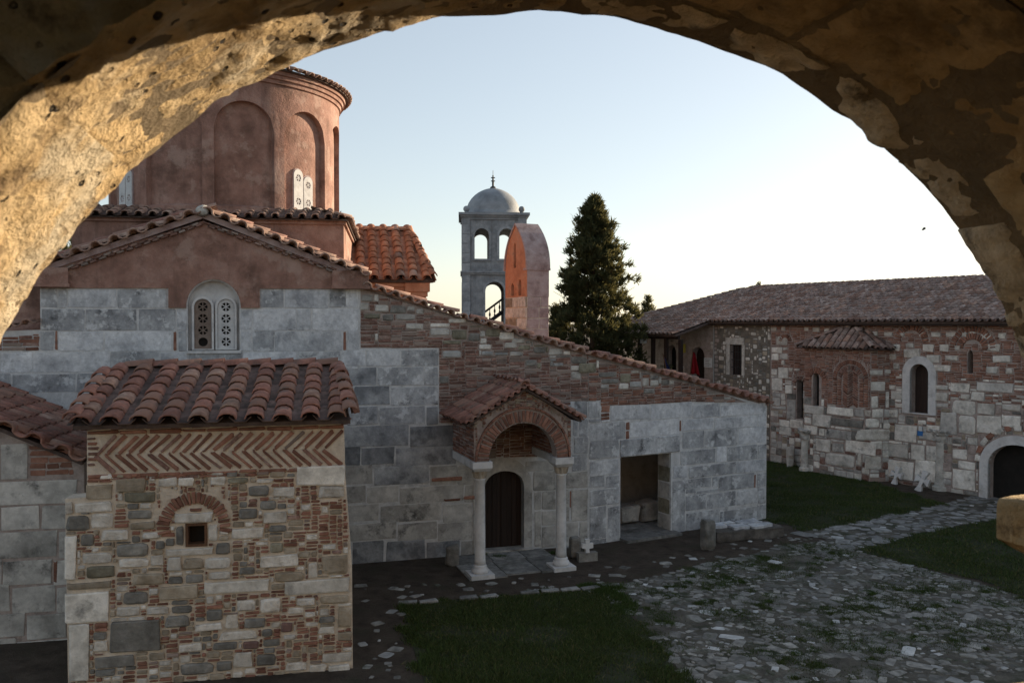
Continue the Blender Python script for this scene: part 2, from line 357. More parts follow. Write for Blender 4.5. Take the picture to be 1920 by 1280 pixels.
def pblock(parent, pl, x0, x1, y0, y1, m, **k):
    xm = (x0+x1)/2; ym = (y0+y1)/2
    u0 = pl.hit(x0, ym)[0]; u1 = pl.hit(x1, ym)[0]; v1 = pl.hit(xm, y0)[1]; v0 = pl.hit(xm, y1)[1]
    block(parent, pl, u0, u1, v0, v1, m, **k)
    return u0, u1, v0, v1
def inpoly(U, V, poly):
    r = np.zeros(U.shape, bool); n = len(poly)
    for i in range(n):
        (x1, y1), (x2, y2) = poly[i], poly[(i+1) % n]
        if y1 == y2: continue
        c = ((y1 > V) != (y2 > V)) & (U < (x2-x1)*(V-y1)/(y2-y1)+x1)
        r ^= c
    return r
class Fill:
    """packs stones and bricks into what is left free of a wall zone"""
    def __init__(s, pl, polys, cut=(), cell=.02):
        s.pl = pl; s.cell = cell; al = [p for q in polys for p in q]
        s.u0 = min(p[0] for p in al); s.v0 = min(p[1] for p in al)
        s.nu = int((max(p[0] for p in al)-s.u0)/cell)+1; s.nv = int((max(p[1] for p in al)-s.v0)/cell)+1
        s.U, s.V = np.meshgrid(s.u0+(np.arange(s.nu)+.5)*cell, s.v0+(np.arange(s.nv)+.5)*cell)
        s.free = np.zeros(s.U.shape, bool)
        for q in polys: s.free |= inpoly(s.U, s.V, q)
        for q in cut: s.free &= ~inpoly(s.U, s.V, q)
    def rect(s, u0, u1, v0, v1):
        c = s.cell; a = max(0, int(round((u0-s.u0)/c))); b = int(round((u1-s.u0)/c)); e = max(0, int(round((v0-s.v0)/c))); f = int(round((v1-s.v0)/c))
        s.free[e:max(f, 0), a:max(b, 0)] = False
    def run(s, parent, pick, gap=.01, minw=.06):
        c = s.cell; fr = s.free
        for j in range(s.nv):
            i = 0; row = fr[j]
            while i < s.nu:
                if not row[i]: i += 1; continue
                e = i
                while e < s.nu and row[e]: e += 1
                run = (e-i)*c; u = s.u0+i*c; v = s.v0+j*c
                kind, m, w, h, name, d = pick(u, v)
                if run-w < minw: w = run
                n = max(1, int(round(w/c))); n = min(n, e-i); w = n*c
                hh = 0; H = max(1, int(round(h/c)))
                while hh < H+1 and j+hh < s.nv and fr[j+hh, i:i+n].all(): hh += 1
                if hh > H: hh = H
                fr[j:j+hh, i:i+n] = False
                if w >= minw*.6 and hh*c >= .035:
                    block(parent, s.pl, u, u+w, v, v+hh*c, m, name=name, kind=kind, gap=gap/2, d=d, bev=.012)
                i += n
def roof(root, corners, m, pitch, tlen, name="roof_tile", bed=True, thick=.08, pan=True, seg=5, w=None, expo=.82, rise=.42, jit=.028, skirt=0.0, overhang=.07, stuff=False, pm=None, bm_=None, alt=.14):
    """corners: eave left, eave right, top right, top left (seen from outside, below); tiles laid up the slope"""
    a, b, c, d = [Vector(p) for p in corners]
    ex = (b-a).normalized(); nn = ex.cross((d-a) if (d-a).length > .01 else (c-a)).normalized()
    if nn.z < 0: nn = -nn
    sl = nn.cross(ex).normalized()
    poly = [((p-a).dot(ex), (p-a).dot(sl)) for p in (a, b, c, d)]
    if bed:
        bm = bmesh.new(); top = [bm.verts.new(p-nn*.02) for p in (a, b, c, d)]; bot = [bm.verts.new(p-nn*(thick)) for p in (a, b, c, d)]
        bm.faces.new(top); bm.faces.new(bot[::-1])
        for i in range(4):
            try: bm.faces.new((top[i], top[(i+1) % 4], bot[(i+1) % 4], bot[i]))
            except ValueError: pass
        bm_obj("roof_slope", bm, bm_ or roof_bed, root)
    umax = max(p[0] for p in poly); umin = min(p[0] for p in poly); S = max(p[1] for p in poly)
    w = w or pitch*.66; step = tlen*expo; n = int((umax-umin)/pitch); pt = (umax-umin)/max(n, 1)
    keyc = variant('tile', round(w, 3), round(tlen, 3), seg, 1, False, rise) ; keyp = variant('tile', round(pt*.8, 3), round(tlen, 3), max(3, seg-2), 1, True, .3)
    def place(u, s, pan_):
        p = a + ex*u + sl*s + nn*(.0 if pan_ else .03)
        r = random.uniform(-jit, jit)
        X = (ex*math.cos(r) + sl*math.sin(r)); Y = (sl*math.cos(r) - ex*math.sin(r)); Z = nn
        if pan_: X = -X; Z = -Z; p = p + nn*(.025+.8*pt*.3); k = keyp; M_ = pm or pan_m
        else: k = keyc; M_ = m if random.random() > alt else tile_p
        Y2 = (Y + Z*random.uniform(-.01, .01)).normalized()
        M = Matrix(((X.x, Y2.x, Z.x, p.x), (X.y, Y2.y, Z.y, p.y), (X.z, Y2.z, Z.z, p.z), (0, 0, 0, 1)))
        add(root, name if not pan_ else "pan_tile", M, k, M_, tlen, stuff or pan_)
    U = np.array([0.]); 
    for i in range(n+1):
        for j in range(-1 if skirt else 0, int(S/step)+1):
            s = j*step + (step-skirt if j < 0 else 0) - overhang
            sc_ = min(s+tlen*(.5 if not name.startswith('hip') else .95), S-.02)
            if name.startswith('hip') and s+tlen*.7 > S: continue
            if i < n:
                u = umin+(i+.5)*pt
                if inpoly(np.array([u]), np.array([max(sc_, .01)]), poly)[0]: place(u+random.uniform(-.008, .008), s+random.uniform(-.018, .018)-(.05 if random.random() < .04 else 0), False)
            if pan and 0 < i < n:
                u = umin+i*pt
                if inpoly(np.array([u]), np.array([max(sc_, .01)]), poly)[0]: place(u, s, True)
    return ex, sl, nn
def cap_line(root, P0, P1, w, l, m, name="ridge_tile", up=Vector((0, 0, 1)), expo=.85, lift=.05):
    P0 = Vector(P0); P1 = Vector(P1); Y = (P1-P0).normalized(); X = Y.cross(up).normalized(); Z = X.cross(Y)
    k = variant('tile', round(w, 3), round(l, 3), 5, 1, False, .42); LL = (P1-P0).length-l*.7; n = max(1, int(LL/(l*expo)))
    st = LL/n
    for i in range(n):
        r = random.uniform(-.02, .02); X2 = (X*math.cos(r)+Y*math.sin(r)); Y2 = (Y*math.cos(r)-X*math.sin(r))
        p = P0+Y*st*i+Z*lift
        add(root, name, Matrix(((X2.x, Y2.x, Z.x, p.x), (X2.y, Y2.y, Z.y, p.y), (X2.z, Y2.z, Z.z, p.z), (0, 0, 0, 1))), k, m, l)
def verge(root, P0, P1, out, pitch, l, m, name="verge_tile", proud=.1, pm=None, rise=.42):
    """row of tiles along a rake with their open ends to the front: covers and pans alternate"""
    P0 = Vector(P0); P1 = Vector(P1); X = (P1-P0).normalized(); Y = -out; Z = X.cross(Y).normalized()
    if Z.z < 0: X = -X; Z = -Z; P0, P1 = P1, P0
    L = (P1-P0).length; n = int(L/pitch); pt = L/n; k = variant('tile', round(pt*.66, 3), round(l, 3), 5, 1, False, rise, .034); kp = variant('tile', round(pt*.60, 3), round(l, 3), 5, 1, False, rise, .034)
    for i in range(n*2):
        p = P0+X*pt*(i+.5)/2+out*(proud+random.uniform(-.015, .015)); pan = i % 2; x, z = (X, Z) if not pan else (-X, -Z)
        if pan: p = p+Z*(pt*.60*rise+.01)
        add(root, name, Matrix(((x.x, Y.x, z.x, p.x), (x.y, Y.y, z.y, p.y), (x.z, Y.z, z.z, p.z), (0, 0, 0, 1))), k, m, l)
# ================================================================== THE SETTING
PA = Plane((-.19, 20.4), (1, .30))                      # church facade, left of the bend
_b = PA.hit(1103, 900)[0]; _pb = PA.P(_b, 0)
PB = Plane((_pb.x, _pb.y), (1, .533))                   # narthex facade, right of the bend
UB1 = PB.hit(1437, 860)[0]
PC = Plane((gp(660, 1252).x, gp(660, 1252).y), (1, .2))  # chapel front
PR = Plane((14.85, 26.7), (.547, -.837))                # refectory front
def sheet(name, pts, z, m, kind="structure", sub=0):
    bm = bmesh.new(); f = bm.faces.new([bm.verts.new((p[0], p[1], z)) for p in pts])
    return bm_obj(name, bm, m, None, kind=kind)
def gpoly(l): return [(gp(x, y).x, gp(x, y).y) for x, y in l]
sheet("ground", [(-3000, -3000), (3000, -3000), (3000, 3000), (-3000, 3000)], 0, earth)
G1 = gpoly([(752, 1132), (900, 1122), (1040, 1108), (1152, 1098), (1180, 1150), (1230, 1210), (1300, 1290), (1380, 1400), (860, 1400), (800, 1290), (770, 1200)])
G2 = gpoly([(1400, 868), (1470, 858), (1640, 902), (1700, 925), (1775, 946), (1640, 975), (1512, 997), (1480, 985), (1420, 975)])
G3 = gpoly([(1600, 1032), (1700, 1005), (1800, 985), (1905, 972), (2100, 1000), (2300, 1180), (1990, 1140), (1840, 1088), (1720, 1060)])
YARD = gpoly([(1105, 1108), (1250, 1075), (1480, 1022), (1560, 1012), (1620, 1036), (1720, 1064), (1840, 1094), (2050, 1160), (2500, 1330), (2500, 1500), (1500, 1500), (1310, 1300), (1238, 1212), (1186, 1150)])
PATH = gpoly([(1500, 1000), (1512, 996), (1640, 974), (1775, 945), (1830, 930), (1960, 925), (1940, 965), (1800, 985), (1700, 1004), (1600, 1032), (1560, 1014)])
sheet("lawn", G1, .010, grass_m); sheet("lawn", G2, .010, grass_m); sheet("lawn", G3, .010, grass_m)
yard = sheet("cobbled_yard", YARD, .005, yard_m); path = sheet("stone_path", PATH, .014, yard_m)
def cobbles(parent, poly, n, r0, r1, m, name, asp=1.6, white=0, z=.0, bare=False):
    us = [p[0] for p in poly]; vs = [p[1] for p in poly]; pts = []; cell = {}
    for _ in range(n*14):
        x = random.uniform(min(us), max(us)); y = random.uniform(min(vs), max(vs)); r = random.uniform(r0, r1)*random.choice((1, 1, 1, .6, .45, 1.25))
        if not inpoly(np.array([x]), np.array([y]), poly)[0]: continue
        if bare and noise.noise(Vector((x*.55, y*.55, 4)))+.5*noise.noise(Vector((x*2.1, y*2.1, 4))) > random.uniform(.12, .55): continue
        q = proj((x, y, 0))
        if not q or q[0] > 2020 or q[1] > 1340: continue
        kx, ky = int(x/.4), int(y/.4); bad = False
        for i in (-1, 0, 1):
            for j in (-1, 0, 1):
                for (X, Y, Rr) in cell.get((kx+i, ky+j), ()):
                    if (X-x)**2+(Y-y)**2 < ((Rr+r)*.86)**2: bad = True; break
        if bad: continue
        cell.setdefault((kx, ky), []).append((x, y, r)); pts.append((x, y, r))
        if len(pts) >= n: break
    for x, y, r in pts:
        t = random.uniform(0, math.pi); ca, sa = math.cos(t), math.sin(t); a = r*2*random.uniform(1, asp)**.5; b = r*2/random.uniform(1, asp)**.5
        h = random.uniform(.008, .026); tz = random.uniform(-.05, .05)
        M = Matrix(((ca*a, 0, -sa*b, x), (sa*a, 0, ca*b, y), (tz*a, -h/1, random.uniform(-.05, .05)*b, z-random.uniform(0, .008)), (0, 0, 0, 1)))
        mm = cob_w if random.random() < white*(1.5 if noise.noise(Vector((x*.6, y*.6, 0))) > 0 else .5) else m
        add(parent, name, M, variant('stone', random.randrange(12)), mm, max(a, b))
cobbles(yard, YARD, 2900, .05, .17, cob_m, "cobble", white=.055, asp=2.2, bare=True)
cobbles(path, PATH, 420, .12, .26, path_m, "paving_stone", white=.05, z=.01)
ES = gpoly([(700, 1150), (750, 1140), (800, 1290), (830, 1400), (640, 1400), (660, 1240)])
gr = bpy.data.objects["ground"]
cobbles(gr, ES, 26, .05, .12, cob_m, "loose_stone", white=.25)
cobbles(gr, gpoly([(670, 1090), (880, 1095), (1150, 1060), (1480, 1000), (1540, 1010), (1250, 1070), (1100, 1098), (760, 1130), (670, 1140)]), 60, .04, .11, cob_m, "loose_stone", white=.04)
for i in range(11):     # edging stones along the lawn
    x0 = 748+i*38; p = gp(x0, 1134-i*3.2+random.uniform(-2, 2)); q = gp(x0+34, 1134-(i+1)*3.2); d = (q-p); l = d.length; d.normalize()
    if i in (2, 5): continue
    M = Matrix(((d.x*l, 0, -d.y*.16, (p.x+q.x)/2), (d.y*l, 0, d.x*.16, (p.y+q.y)/2), (0, -.06, 0, .0), (0, 0, 0, 1)))
    add(gr, "edging_stone", M, variant('block', i % 5, .05, .1), path_m, l)
def grass(name, poly, n, h, m, bend=.5, dens=None):
    us = [p[0] for p in poly]; vs = [p[1] for p in poly]
    x = rng.uniform(min(us), max(us), n*2); y = rng.uniform(min(vs), max(vs), n*2); k = inpoly(x+.13*np.sin(y*5.1+np.sin(x*3.3)*2)+.08*np.sin(y*13+x*7), y+.10*np.sin(x*6.3+1)+.06*np.sin(x*15), poly)
    if dens: k &= np.array([noise.noise(Vector((a_*.9, b_*.9, dens)))+.6*noise.noise(Vector((a_*3.1, b_*3.1, dens))) > -.28+.5*c_ for a_, b_, c_ in zip(x, y, rng.random(len(x))-.5)])
    k &= (x < y*.66+.3)
    x = x+rng.normal(0, .05, len(x)); y = y+rng.normal(0, .05, len(y))
    x, y = x[k][:n], y[k][:n]; n = len(x); a = rng.uniform(0, 6.28, n); hh = h*rng.uniform(.5, 1.3, n); w = .006+.004*rng.random(n)
    cl = np.array([noise.noise(Vector((px*1.1, py*1.1, 3))) for px, py in zip(x, y)]); hh *= 1+cl*.9
    bx = rng.normal(0, bend, n)*hh; by = rng.normal(0, bend, n)*hh
    V = np.zeros((n, 3, 3)); V[:, 0] = np.c_[x-np.cos(a)*w, y-np.sin(a)*w, np.zeros(n)]; V[:, 1] = np.c_[x+np.cos(a)*w, y+np.sin(a)*w, np.zeros(n)]; V[:, 2] = np.c_[x+bx, y+by, hh]
    me = bpy.data.meshes.new(name); me.from_pydata(V.reshape(-1, 3).tolist(), [], np.arange(n*3).reshape(-1, 3).tolist()); me.materials.append(m); me.update()
    o = bpy.data.objects.new(name, me); C.objects.link(o); o["kind"] = "stuff"; return o
for i_, G_ in enumerate((G1, G2, G3)):
    grass("grass", G_, (80000, 55000, 55000)[i_], .055, blade_m, dens=3.0+i_); grass("young_grass", G_, 14000, .06, blade_l, dens=11.0+i_); grass("dry_grass", G_, 5000, .06, blade_y, bend=.9, dens=7.0+i_)
def strip(pts, w): 
    P = gpoly(pts); o = []
    for i, p in enumerate(P): o.append((p[0]-w, p[1]))
    return P+[(x+2*w, y) for x, y in reversed(P)]
grass("young_grass", gpoly([(752, 1134), (775, 1190), (810, 1290), (850, 1400), (890, 1400), (836, 1290), (792, 1190), (768, 1134)]), 9000, .07, blade_l)
grass("young_grass", gpoly([(1085, 1100), (1155, 1096), (1200, 1150), (1178, 1152), (1140, 1112), (1090, 1112)]), 6000, .07, blade_l)
for cx, cy, s in ((1040, 1036, 1), (930, 1046, 1), (950, 1050, .6), (905, 1040, .6)):
    p = gp(cx, cy); grass("young_grass", [(p.x-.25*s, p.y-.07), (p.x+.25*s, p.y-.02), (p.x+.2*s, p.y+.1), (p.x-.2*s, p.y+.06)], 700, .05, blade_l)
# moss tufts among the cobbles
tx = []
for _ in range(900):
    x = random.uniform(1, 14); y = random.uniform(11, 22)
    if inpoly(np.array([x]), np.array([y]), YARD)[0] and noise.noise(Vector((x*.5, y*.5, 9))) > -.15: tx.append((x, y))
n = 260*len(tx); cx = np.repeat(np.array([t[0] for t in tx]), 260); cy = np.repeat(np.array([t[1] for t in tx]), 260); rr = np.repeat(rng.uniform(.04, .20, len(tx)), 260)
x = cx+rng.normal(0, 1, n)*rr; y = cy+rng.normal(0, 1, n)*rr; hh = rng.uniform(.015, .05, n); a = rng.uniform(0, 6.28, n)
V = np.zeros((n, 3, 3)); V[:, 0] = np.c_[x-np.cos(a)*.006, y-np.sin(a)*.006, np.zeros(n)]; V[:, 1] = np.c_[x+np.cos(a)*.006, y+np.sin(a)*.006, np.zeros(n)]; V[:, 2] = np.c_[x+rng.normal(0, .02, n), y+rng.normal(0, .02, n), hh]
me = bpy.data.meshes.new("moss_tufts"); me.from_pydata(V.reshape(-1, 3).tolist(), [], np.arange(n*3).reshape(-1, 3).tolist()); me.materials.append(blade_m); me.materials.append(blade_l); me.polygons.foreach_set("material_index", np.repeat(rng.random(len(tx)) < .45, 260).astype(int))
o = bpy.data.objects.new("moss_tufts", me); C.objects.link(o); o["kind"] = "stuff"

# ================================================================== THE CHURCH
church = thing("church", "grey stone and pink plaster church with a round drum and a columned porch", "church", (-.19, 20.4, 0))
A = lambda x, y: PA.hit(x, y); B = lambda x, y: PB.hit(x, y)
uA = lambda x, y=800: PA.hit(x, y)[0]
zr = [A(680, 533), A(860, 591), A(1000, 633), (A(1103, 661)[0], A(1103, 661)[1])]
zb = [(0, zr[-1][1]), B(1230, 695), B(1330, 722), (UB1, B(1437, 753)[1])]
# door opening and window recess in the facade
d0, d1 = A(908, 960)[0], A(982, 960)[0]; dz = A(946, 882)[1]; dsp = A(946, 915)[1]
door_hole = arch_pts(d0, d1, .02, dsp, dz, 14, .35)
w0, w1 = A(352, 600)[0], A(449, 600)[0]; wz0 = A(400, 657)[1]; wzt = A(400, 526)[1]; wzs = A(400, 575)[1]
win_hole = arch_pts(w0, w1, wz0, wzs, wzt, 16)
gl, gr_, ga = A(75, 541), A(672, 543), A(380, 415)
UA1 = zr[-1][0]
outA = [A(-240, 1100), (0, -.1), (UA1, zr[-1][1]-.05), (zr[2][0], zr[2][1]-.05), (zr[1][0], zr[1][1]-.05), (gr_[0], zr[0][1]-.05), (gr_[0], gr_[1]+.05), ga, (gl[0], gl[1]+.05), (gl[0], A(75, 618)[1]), (A(-240, 640)[0], A(-60, 628)[1])]
outA[0] = (outA[0][0], -.1)
outA[1] = (UA1, -.1)
wall = slab(church, "facade_wall", PA, outA, [door_hole, win_hole], .55, mortar_c)
o0, o1 = B(1163, 940)[0], B(1258, 940)[0]; oz0 = B(1165, 1032)[1]; oz1 = B(1210, 853)[1]
outB = [(0, -.1), (o0, -.1), (o0, oz1), (o1, oz1), (o1, -.1), (UB1, -.1), (UB1, zb[3][1]-.06), (zb[2][0], zb[2][1]-.06), (zb[1][0], zb[1][1]-.06), (0, zb[0][1]-.06)]
slab(church, "narthex_wall", PB, outB, [], .55, mortar_c)
# --- ashlar of the left facade (photo joints)
def rowA(parent, pl, y0, y1, xs, m, **k):
    for a, b in xs: U = pblock(parent, pl, a, b, y0, y1, m, **k); occ.append((pl, U))
occ = []
for y0, y1, xs in ((541, 577, [(77, 108), (109, 126), (127, 218), (219, 314), (488, 532), (533, 616), (617, 648), (649, 672)]),
                   (579, 619, [(77, 159), (160, 258), (259, 329), (330, 350), (452, 473), (474, 556), (557, 584), (585, 672)]),
                   (620, 658, [(77, 102), (110, 194), (196, 322), (334, 351), (452, 471), (472, 514), (515, 642), (651, 674)]),
                   (660, 698, [(-90, 0), (0, 61), (62, 205), (206, 300), (301, 353), (354, 454), (455, 556), (557, 640)]),
                   (700, 736, [(-60, 22), (24, 142), (144, 230), (232, 330), (560, 640)])):
    for q in xs: pblock(church, PA, q[0], q[1], y0, y1, random.choice((ashlar_lt, ashlar_lt, ashlar)) if y0 < 665 else ashlar, name="ashlar_block")
for x0, x1 in ((103, 109), (324, 332), (643, 650)): pblock(church, PA, x0, x1, 621, 657, brick_m, name="brick", gap=.008)
pblock(church, PA, 641, 672, 662, 699, ashlar, name="ashlar_block")
for y0, y1, xs in ((655, 687, [(641, 685), (687, 750), (752, 822)]), (689, 723, [(641, 706), (708, 795), (796, 822)]), (725, 760, [(641, 662), (663, 731), (733, 822)]),
                   (762, 796, [(650, 710), (712, 797), (799, 822)])):
    for q in xs: pblock(church, PA, q[0], q[1], y0, y1, random.choice((ashlar_lt, ashlar)) if y0 < 660 else random.choice((ashlar, ashlar_dk, ashlar_low) if y0 > 724 else (ashlar, ashlar_dk)), name="ashlar_block")
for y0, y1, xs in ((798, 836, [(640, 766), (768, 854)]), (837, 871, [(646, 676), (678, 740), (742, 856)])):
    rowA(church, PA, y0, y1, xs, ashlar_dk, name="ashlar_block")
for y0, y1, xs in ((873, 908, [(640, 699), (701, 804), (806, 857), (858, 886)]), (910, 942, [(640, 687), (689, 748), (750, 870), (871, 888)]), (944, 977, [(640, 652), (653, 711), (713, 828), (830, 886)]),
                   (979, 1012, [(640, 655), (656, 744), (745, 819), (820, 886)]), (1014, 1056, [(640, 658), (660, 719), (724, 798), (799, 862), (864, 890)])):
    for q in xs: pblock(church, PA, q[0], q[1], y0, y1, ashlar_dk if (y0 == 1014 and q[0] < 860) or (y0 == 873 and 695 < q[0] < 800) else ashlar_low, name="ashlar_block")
for a, b in ((640, 700), (701, 770), (771, 820), (821, 880)): pblock(church, PA, a, b, 1058, 1078, ashlar_low, name="plinth_block", d=.06)
for a, b, y in ((808, 866, 897), (833, 863, 936), (869, 890, 933)): pblock(church, PA, a, b, y-3, y+3, brick_m, name="brick", d=.05, gap=.004)
# around and right of the door
for x0, x1, y0, y1 in ((1000, 1042, 884, 920), (1002, 1015, 921, 955), (1016, 1042, 921, 955), (1002, 1014, 957, 1024), (1015, 1042, 957, 983), (1015, 1042, 985, 1024), (1043, 1058, 884, 950), (1043, 1058, 952, 1024),
                       (1059, 1102, 884, 914), (1059, 1067, 916, 976), (1072, 1102, 916, 976), (1059, 1085, 978, 1005), (1086, 1102, 978, 1034), (1059, 1085, 1007, 1034), (1000, 1058, 1026, 1040),
                       (858, 905, 872, 908), (889, 905, 910, 942), (888, 905, 944, 977), (888, 905, 979, 1012), (891, 905, 1014, 1040), (884, 905, 840, 870), (985, 1058, 862, 882)):
    pblock(church, PA, x0, x1, y0, y1, ashlar_low, name="ashlar_block", d=.02); 
pblock(church, PA, 1068, 1071, 920, 950, brick_m, name="brick", gap=.002)
for x0, x1, y0, y1 in ((1075, 1084, 786, 818), (1085, 1102, 786, 818), (1075, 1102, 819, 849), (1072, 1102, 850, 882)): pblock(church, PA, x0, x1, y0, y1, ashlar, name="ashlar_block")
pblock(church, PA, 1058, 1102, 753, 784, ashlar, name="ashlar_block")
# --- narthex facade
NB = [(1104, 1125, 752, 784), (1145, 1218, 760, 787), (1220, 1297, 755, 784), (1298, 1350, 757, 782), (1351, 1436, 757, 777),
 (1105, 1172, 793, 825), (1181, 1273, 788, 817), (1279, 1337, 784, 806), (1339, 1419, 782, 802), (1421, 1436, 775, 798), (1105, 1161, 826, 860),
 (1279, 1320, 808, 839), (1321, 1383, 805, 836), (1385, 1436, 800, 831), (1276, 1341, 842, 870), (1343, 1362, 837, 866), (1364, 1420, 834, 863), (1421, 1436, 832, 860),
 (1261, 1288, 873, 895), (1291, 1380, 870, 892), (1381, 1436, 863, 885), (1261, 1334, 897, 916), (1335, 1346, 893, 912), (1347, 1414, 889, 917), (1420, 1436, 886, 912),
 (1286, 1324, 926, 956), (1325, 1379, 923, 951), (1381, 1420, 918, 945), (1421, 1436, 915, 943), (1260, 1285, 917, 1015), (1286, 1349, 958, 987), (1350, 1419, 953, 980), (1420, 1436, 945, 971),
 (1288, 1320, 989, 1012), (1321, 1380, 986, 1002), (1381, 1436, 978, 990), (1105, 1161, 862, 890), (1105, 1134, 892, 914), (1136, 1161, 892, 914), (1105, 1161, 916, 947), (1105, 1137, 949, 1009), (1139, 1162, 949, 1034), (1105, 1137, 1011, 1036),
 (1286, 1305, 917, 925), (1306, 1346, 918, 924), (1127, 1144, 786, 791), (1104, 1126, 786, 791), (1146, 1170, 789, 792)]
for x0, x1, y0, y1 in NB: pblock(church, PB, x0, x1, y0, y1, ashlar_lt if y0 < 790 and x0 > 1130 else random.choice((ashlar, ashlar, ashlar, ashlar_lt)), name="ashlar_block")
u0, u1, v0, v1 = pblock(church, PB, 1162, 1274, 819, 851, ashlar, name="lintel", d=.04)
for y in (763, 770, 777, 784): pblock(church, PB, 1127, 1143, y-3, y+3, brick_m, name="brick", gap=.004)
for x0, x1, y0, y1 in ((1173, 1180, 791, 806), (1173, 1180, 807, 822), (1274, 1277, 788, 808), (1413, 1417, 889, 914)): pblock(church, PB, x0, x1, y0, y1, brick_m, name="brick", gap=.003)
# --- brick and rubble above the ashlar
def picker(stone, bl=(.22, .42), bh=(.055, .085), bm_=(brick_p,), sm=(st_g, st_o, st_l, ashlar_low), sw=(.22, .45), sh=(.12, .22), bn="brick", sn="rubble_stone", d=None):
    def f(u, v):
        p = stone(u, v) if callable(stone) else stone
        if random.random() < p: return ('stone', random.choice(sm), random.uniform(*sw), random.uniform(*sh), sn, random.uniform(.02, .045) if d is None else d)
        return ('block', random.choice(bm_), random.uniform(*bl), random.uniform(*bh), bn, random.uniform(.012, .03) if d is None else d)
    return f
z1 = [A(676, 652), A(822, 652), A(822, 757-2), A(1103, 752), (0, zr[-1][1]-.08), (zr[2][0], zr[2][1]-.08), (zr[1][0], zr[1][1]-.08), (A(676, 545))]
z1 = [A(676, 652), A(823, 652), A(823, 792), A(1070, 792), A(1070, 752), (UA1, A(1103, 752)[1]), (UA1, zr[-1][1]-.08), (zr[2][0], zr[2][1]-.08), (zr[1][0], zr[1][1]-.08), A(676, 542)]
def topfrac(u, v, z):
    for (a, va), (b, vb) in zip(z, z[1:]):
        if a <= u <= b: t = (u-a)/(b-a); return va+(vb-va)*t - v
    return 1
FA = Fill(PA, [z1]); slab(church, "mortar_facing", PA, z1, [], .01, mortar_b, off=.004)
for x0, x1, y0, y1, m in ((676, 700, 552, 566, ashlar_low), (674, 692, 567, 582, st_l), (702, 729, 571, 585, st_l), (731, 762, 572, 588, st_g), (682, 714, 587, 598, st_o), (716, 739, 589, 602, st_g), (741, 779, 588, 600, ashlar_low), (761, 794, 606, 618, st_l),
                          (806, 844, 614, 629, ashlar_low), (847, 876, 617, 637, st_o), (878, 900, 624, 640, st_g), (900, 912, 634, 645, st_l), (828, 866, 657, 671, cob_w), (897, 922, 645, 656, st_l), (902, 925, 658, 667, cob_w), (927, 953, 660, 666, cob_w), (945, 970, 641, 653, st_l), (910, 938, 616, 632, st_o), (936, 965, 622, 638, st_l),
                          (971, 995, 646, 656, st_o), (1000, 1024, 650, 662, st_g), (1028, 1055, 653, 666, st_l), (1030, 1042, 672, 677, cob_w), (1036, 1056, 680, 687, cob_w), (840, 875, 597, 606, st_l), (960, 985, 634, 644, st_l), (1070, 1100, 668, 682, st_g)):
    q = pblock(church, PA, x0, x1, y0, y1, m, name="rubble_stone", kind='stone', d=.04, gap=.006); FA.rect(*q)
FA.run(church, picker(lambda u, v: .30 if topfrac(u, v, zr) < .38 else (.07 if topfrac(u, v, zr) < .9 else .012), sm=(st_g, st_o, ashlar_low, st_l)), gap=.014)
z2 = [(0, B(1104, 751)[1]), (B(1126, 750)[0], B(1104, 751)[1]), (B(1126, 750)[0], B(1220, 756)[1]), (B(1300, 756)[0], B(1300, 753)[1]), (B(1345, 756)[0], B(1345, 754)[1]), (UB1-.75, zb[3][1]+.02), (zb[2][0], zb[2][1]-.1), (zb[1][0], zb[1][1]-.1), (0, zb[0][1]-.1)]
FB = Fill(PB, [z2]); slab(church, "mortar_facing", PB, z2, [], .01, mortar_b, off=.004)
for x0, x1, y0, y1, m in ((1122, 1156, 697, 707, st_g), (1126, 1160, 710, 719, st_g), (1162, 1182, 700, 718, st_o), (1180, 1202, 715, 726, cob_w), (1204, 1216, 708, 724, st_l), (1160, 1178, 718, 730, st_l), (1085, 1118, 680, 700, st_o), (1218, 1234, 712, 724, st_l)):
    q = pblock(church, PB, x0, x1, y0, y1, m, name="rubble_stone", kind='stone', d=.04, gap=.006); FB.rect(*q)
FB.run(church, picker(lambda u, v: .25 if topfrac(u, v, zb) < .35 else .03, bm_=(brick_m, brick_p), sm=(st_g, st_l, ashlar_low)), gap=.016)
z3 = [A(-80, 657), A(74, 657), A(74, 625), A(-80, 640)]
Fill(PA, [z3]).run(church, picker(0, bm_=(brick_m, brick_p)), gap=.016)
# --- gable: plaster field with cornices
wo = arch_pts(w0-.03, w1+.03, A(400, 577)[1], wzs, wzt+.03, 16)
gp1 = [A(77, 540), A(316, 540), A(316, 577), (w0-.03, A(350, 577)[1])] + [(u, v) for u, v in wo[2:]][::-1] + [(w1+.03, A(450, 577)[1]), A(487, 577), A(487, 541), A(672, 542), A(672, 512), A(380, 415), A(77, 508)]
slab(church, "gable_plaster", PA, gp1, [], .05, plaster, off=.045)
for x0, x1 in ((62, 130), (622, 690)):
    bm = bmesh.new(); a, b = A(x0, 520)[0], A(x1, 520)[0]
    if x0 < 100: v1, v0 = A(100, 502)[1], A(100, 532)[1]
    else: v1, v0 = A(650, 508)[1], A(650, 536)[1]
    pbox(bm, PA, a, b, v0, v1, -.3, .16); pbox(bm, PA, a-.02, b+.03, v0-.07, v0+.001, -.3, .20)
    bm_obj("gable_cornice", bm, plaster, church)
apx = PA.P(*A(381, 397)); gL = PA.P(*A(66, 503)); gR = PA.P(*A(688, 517))
apx_w = apx.copy()
for e0, e1, nm in ((gL, apx, 0), (apx, gR, 1)):
    verge(church, e0+Vector((0, 0, -.02)), e1+Vector((0, 0, -.02)), PA.out, .37, .42, tile_p, proud=.26, name="verge_tile", rise=.46)
back = PA.inn*2.6
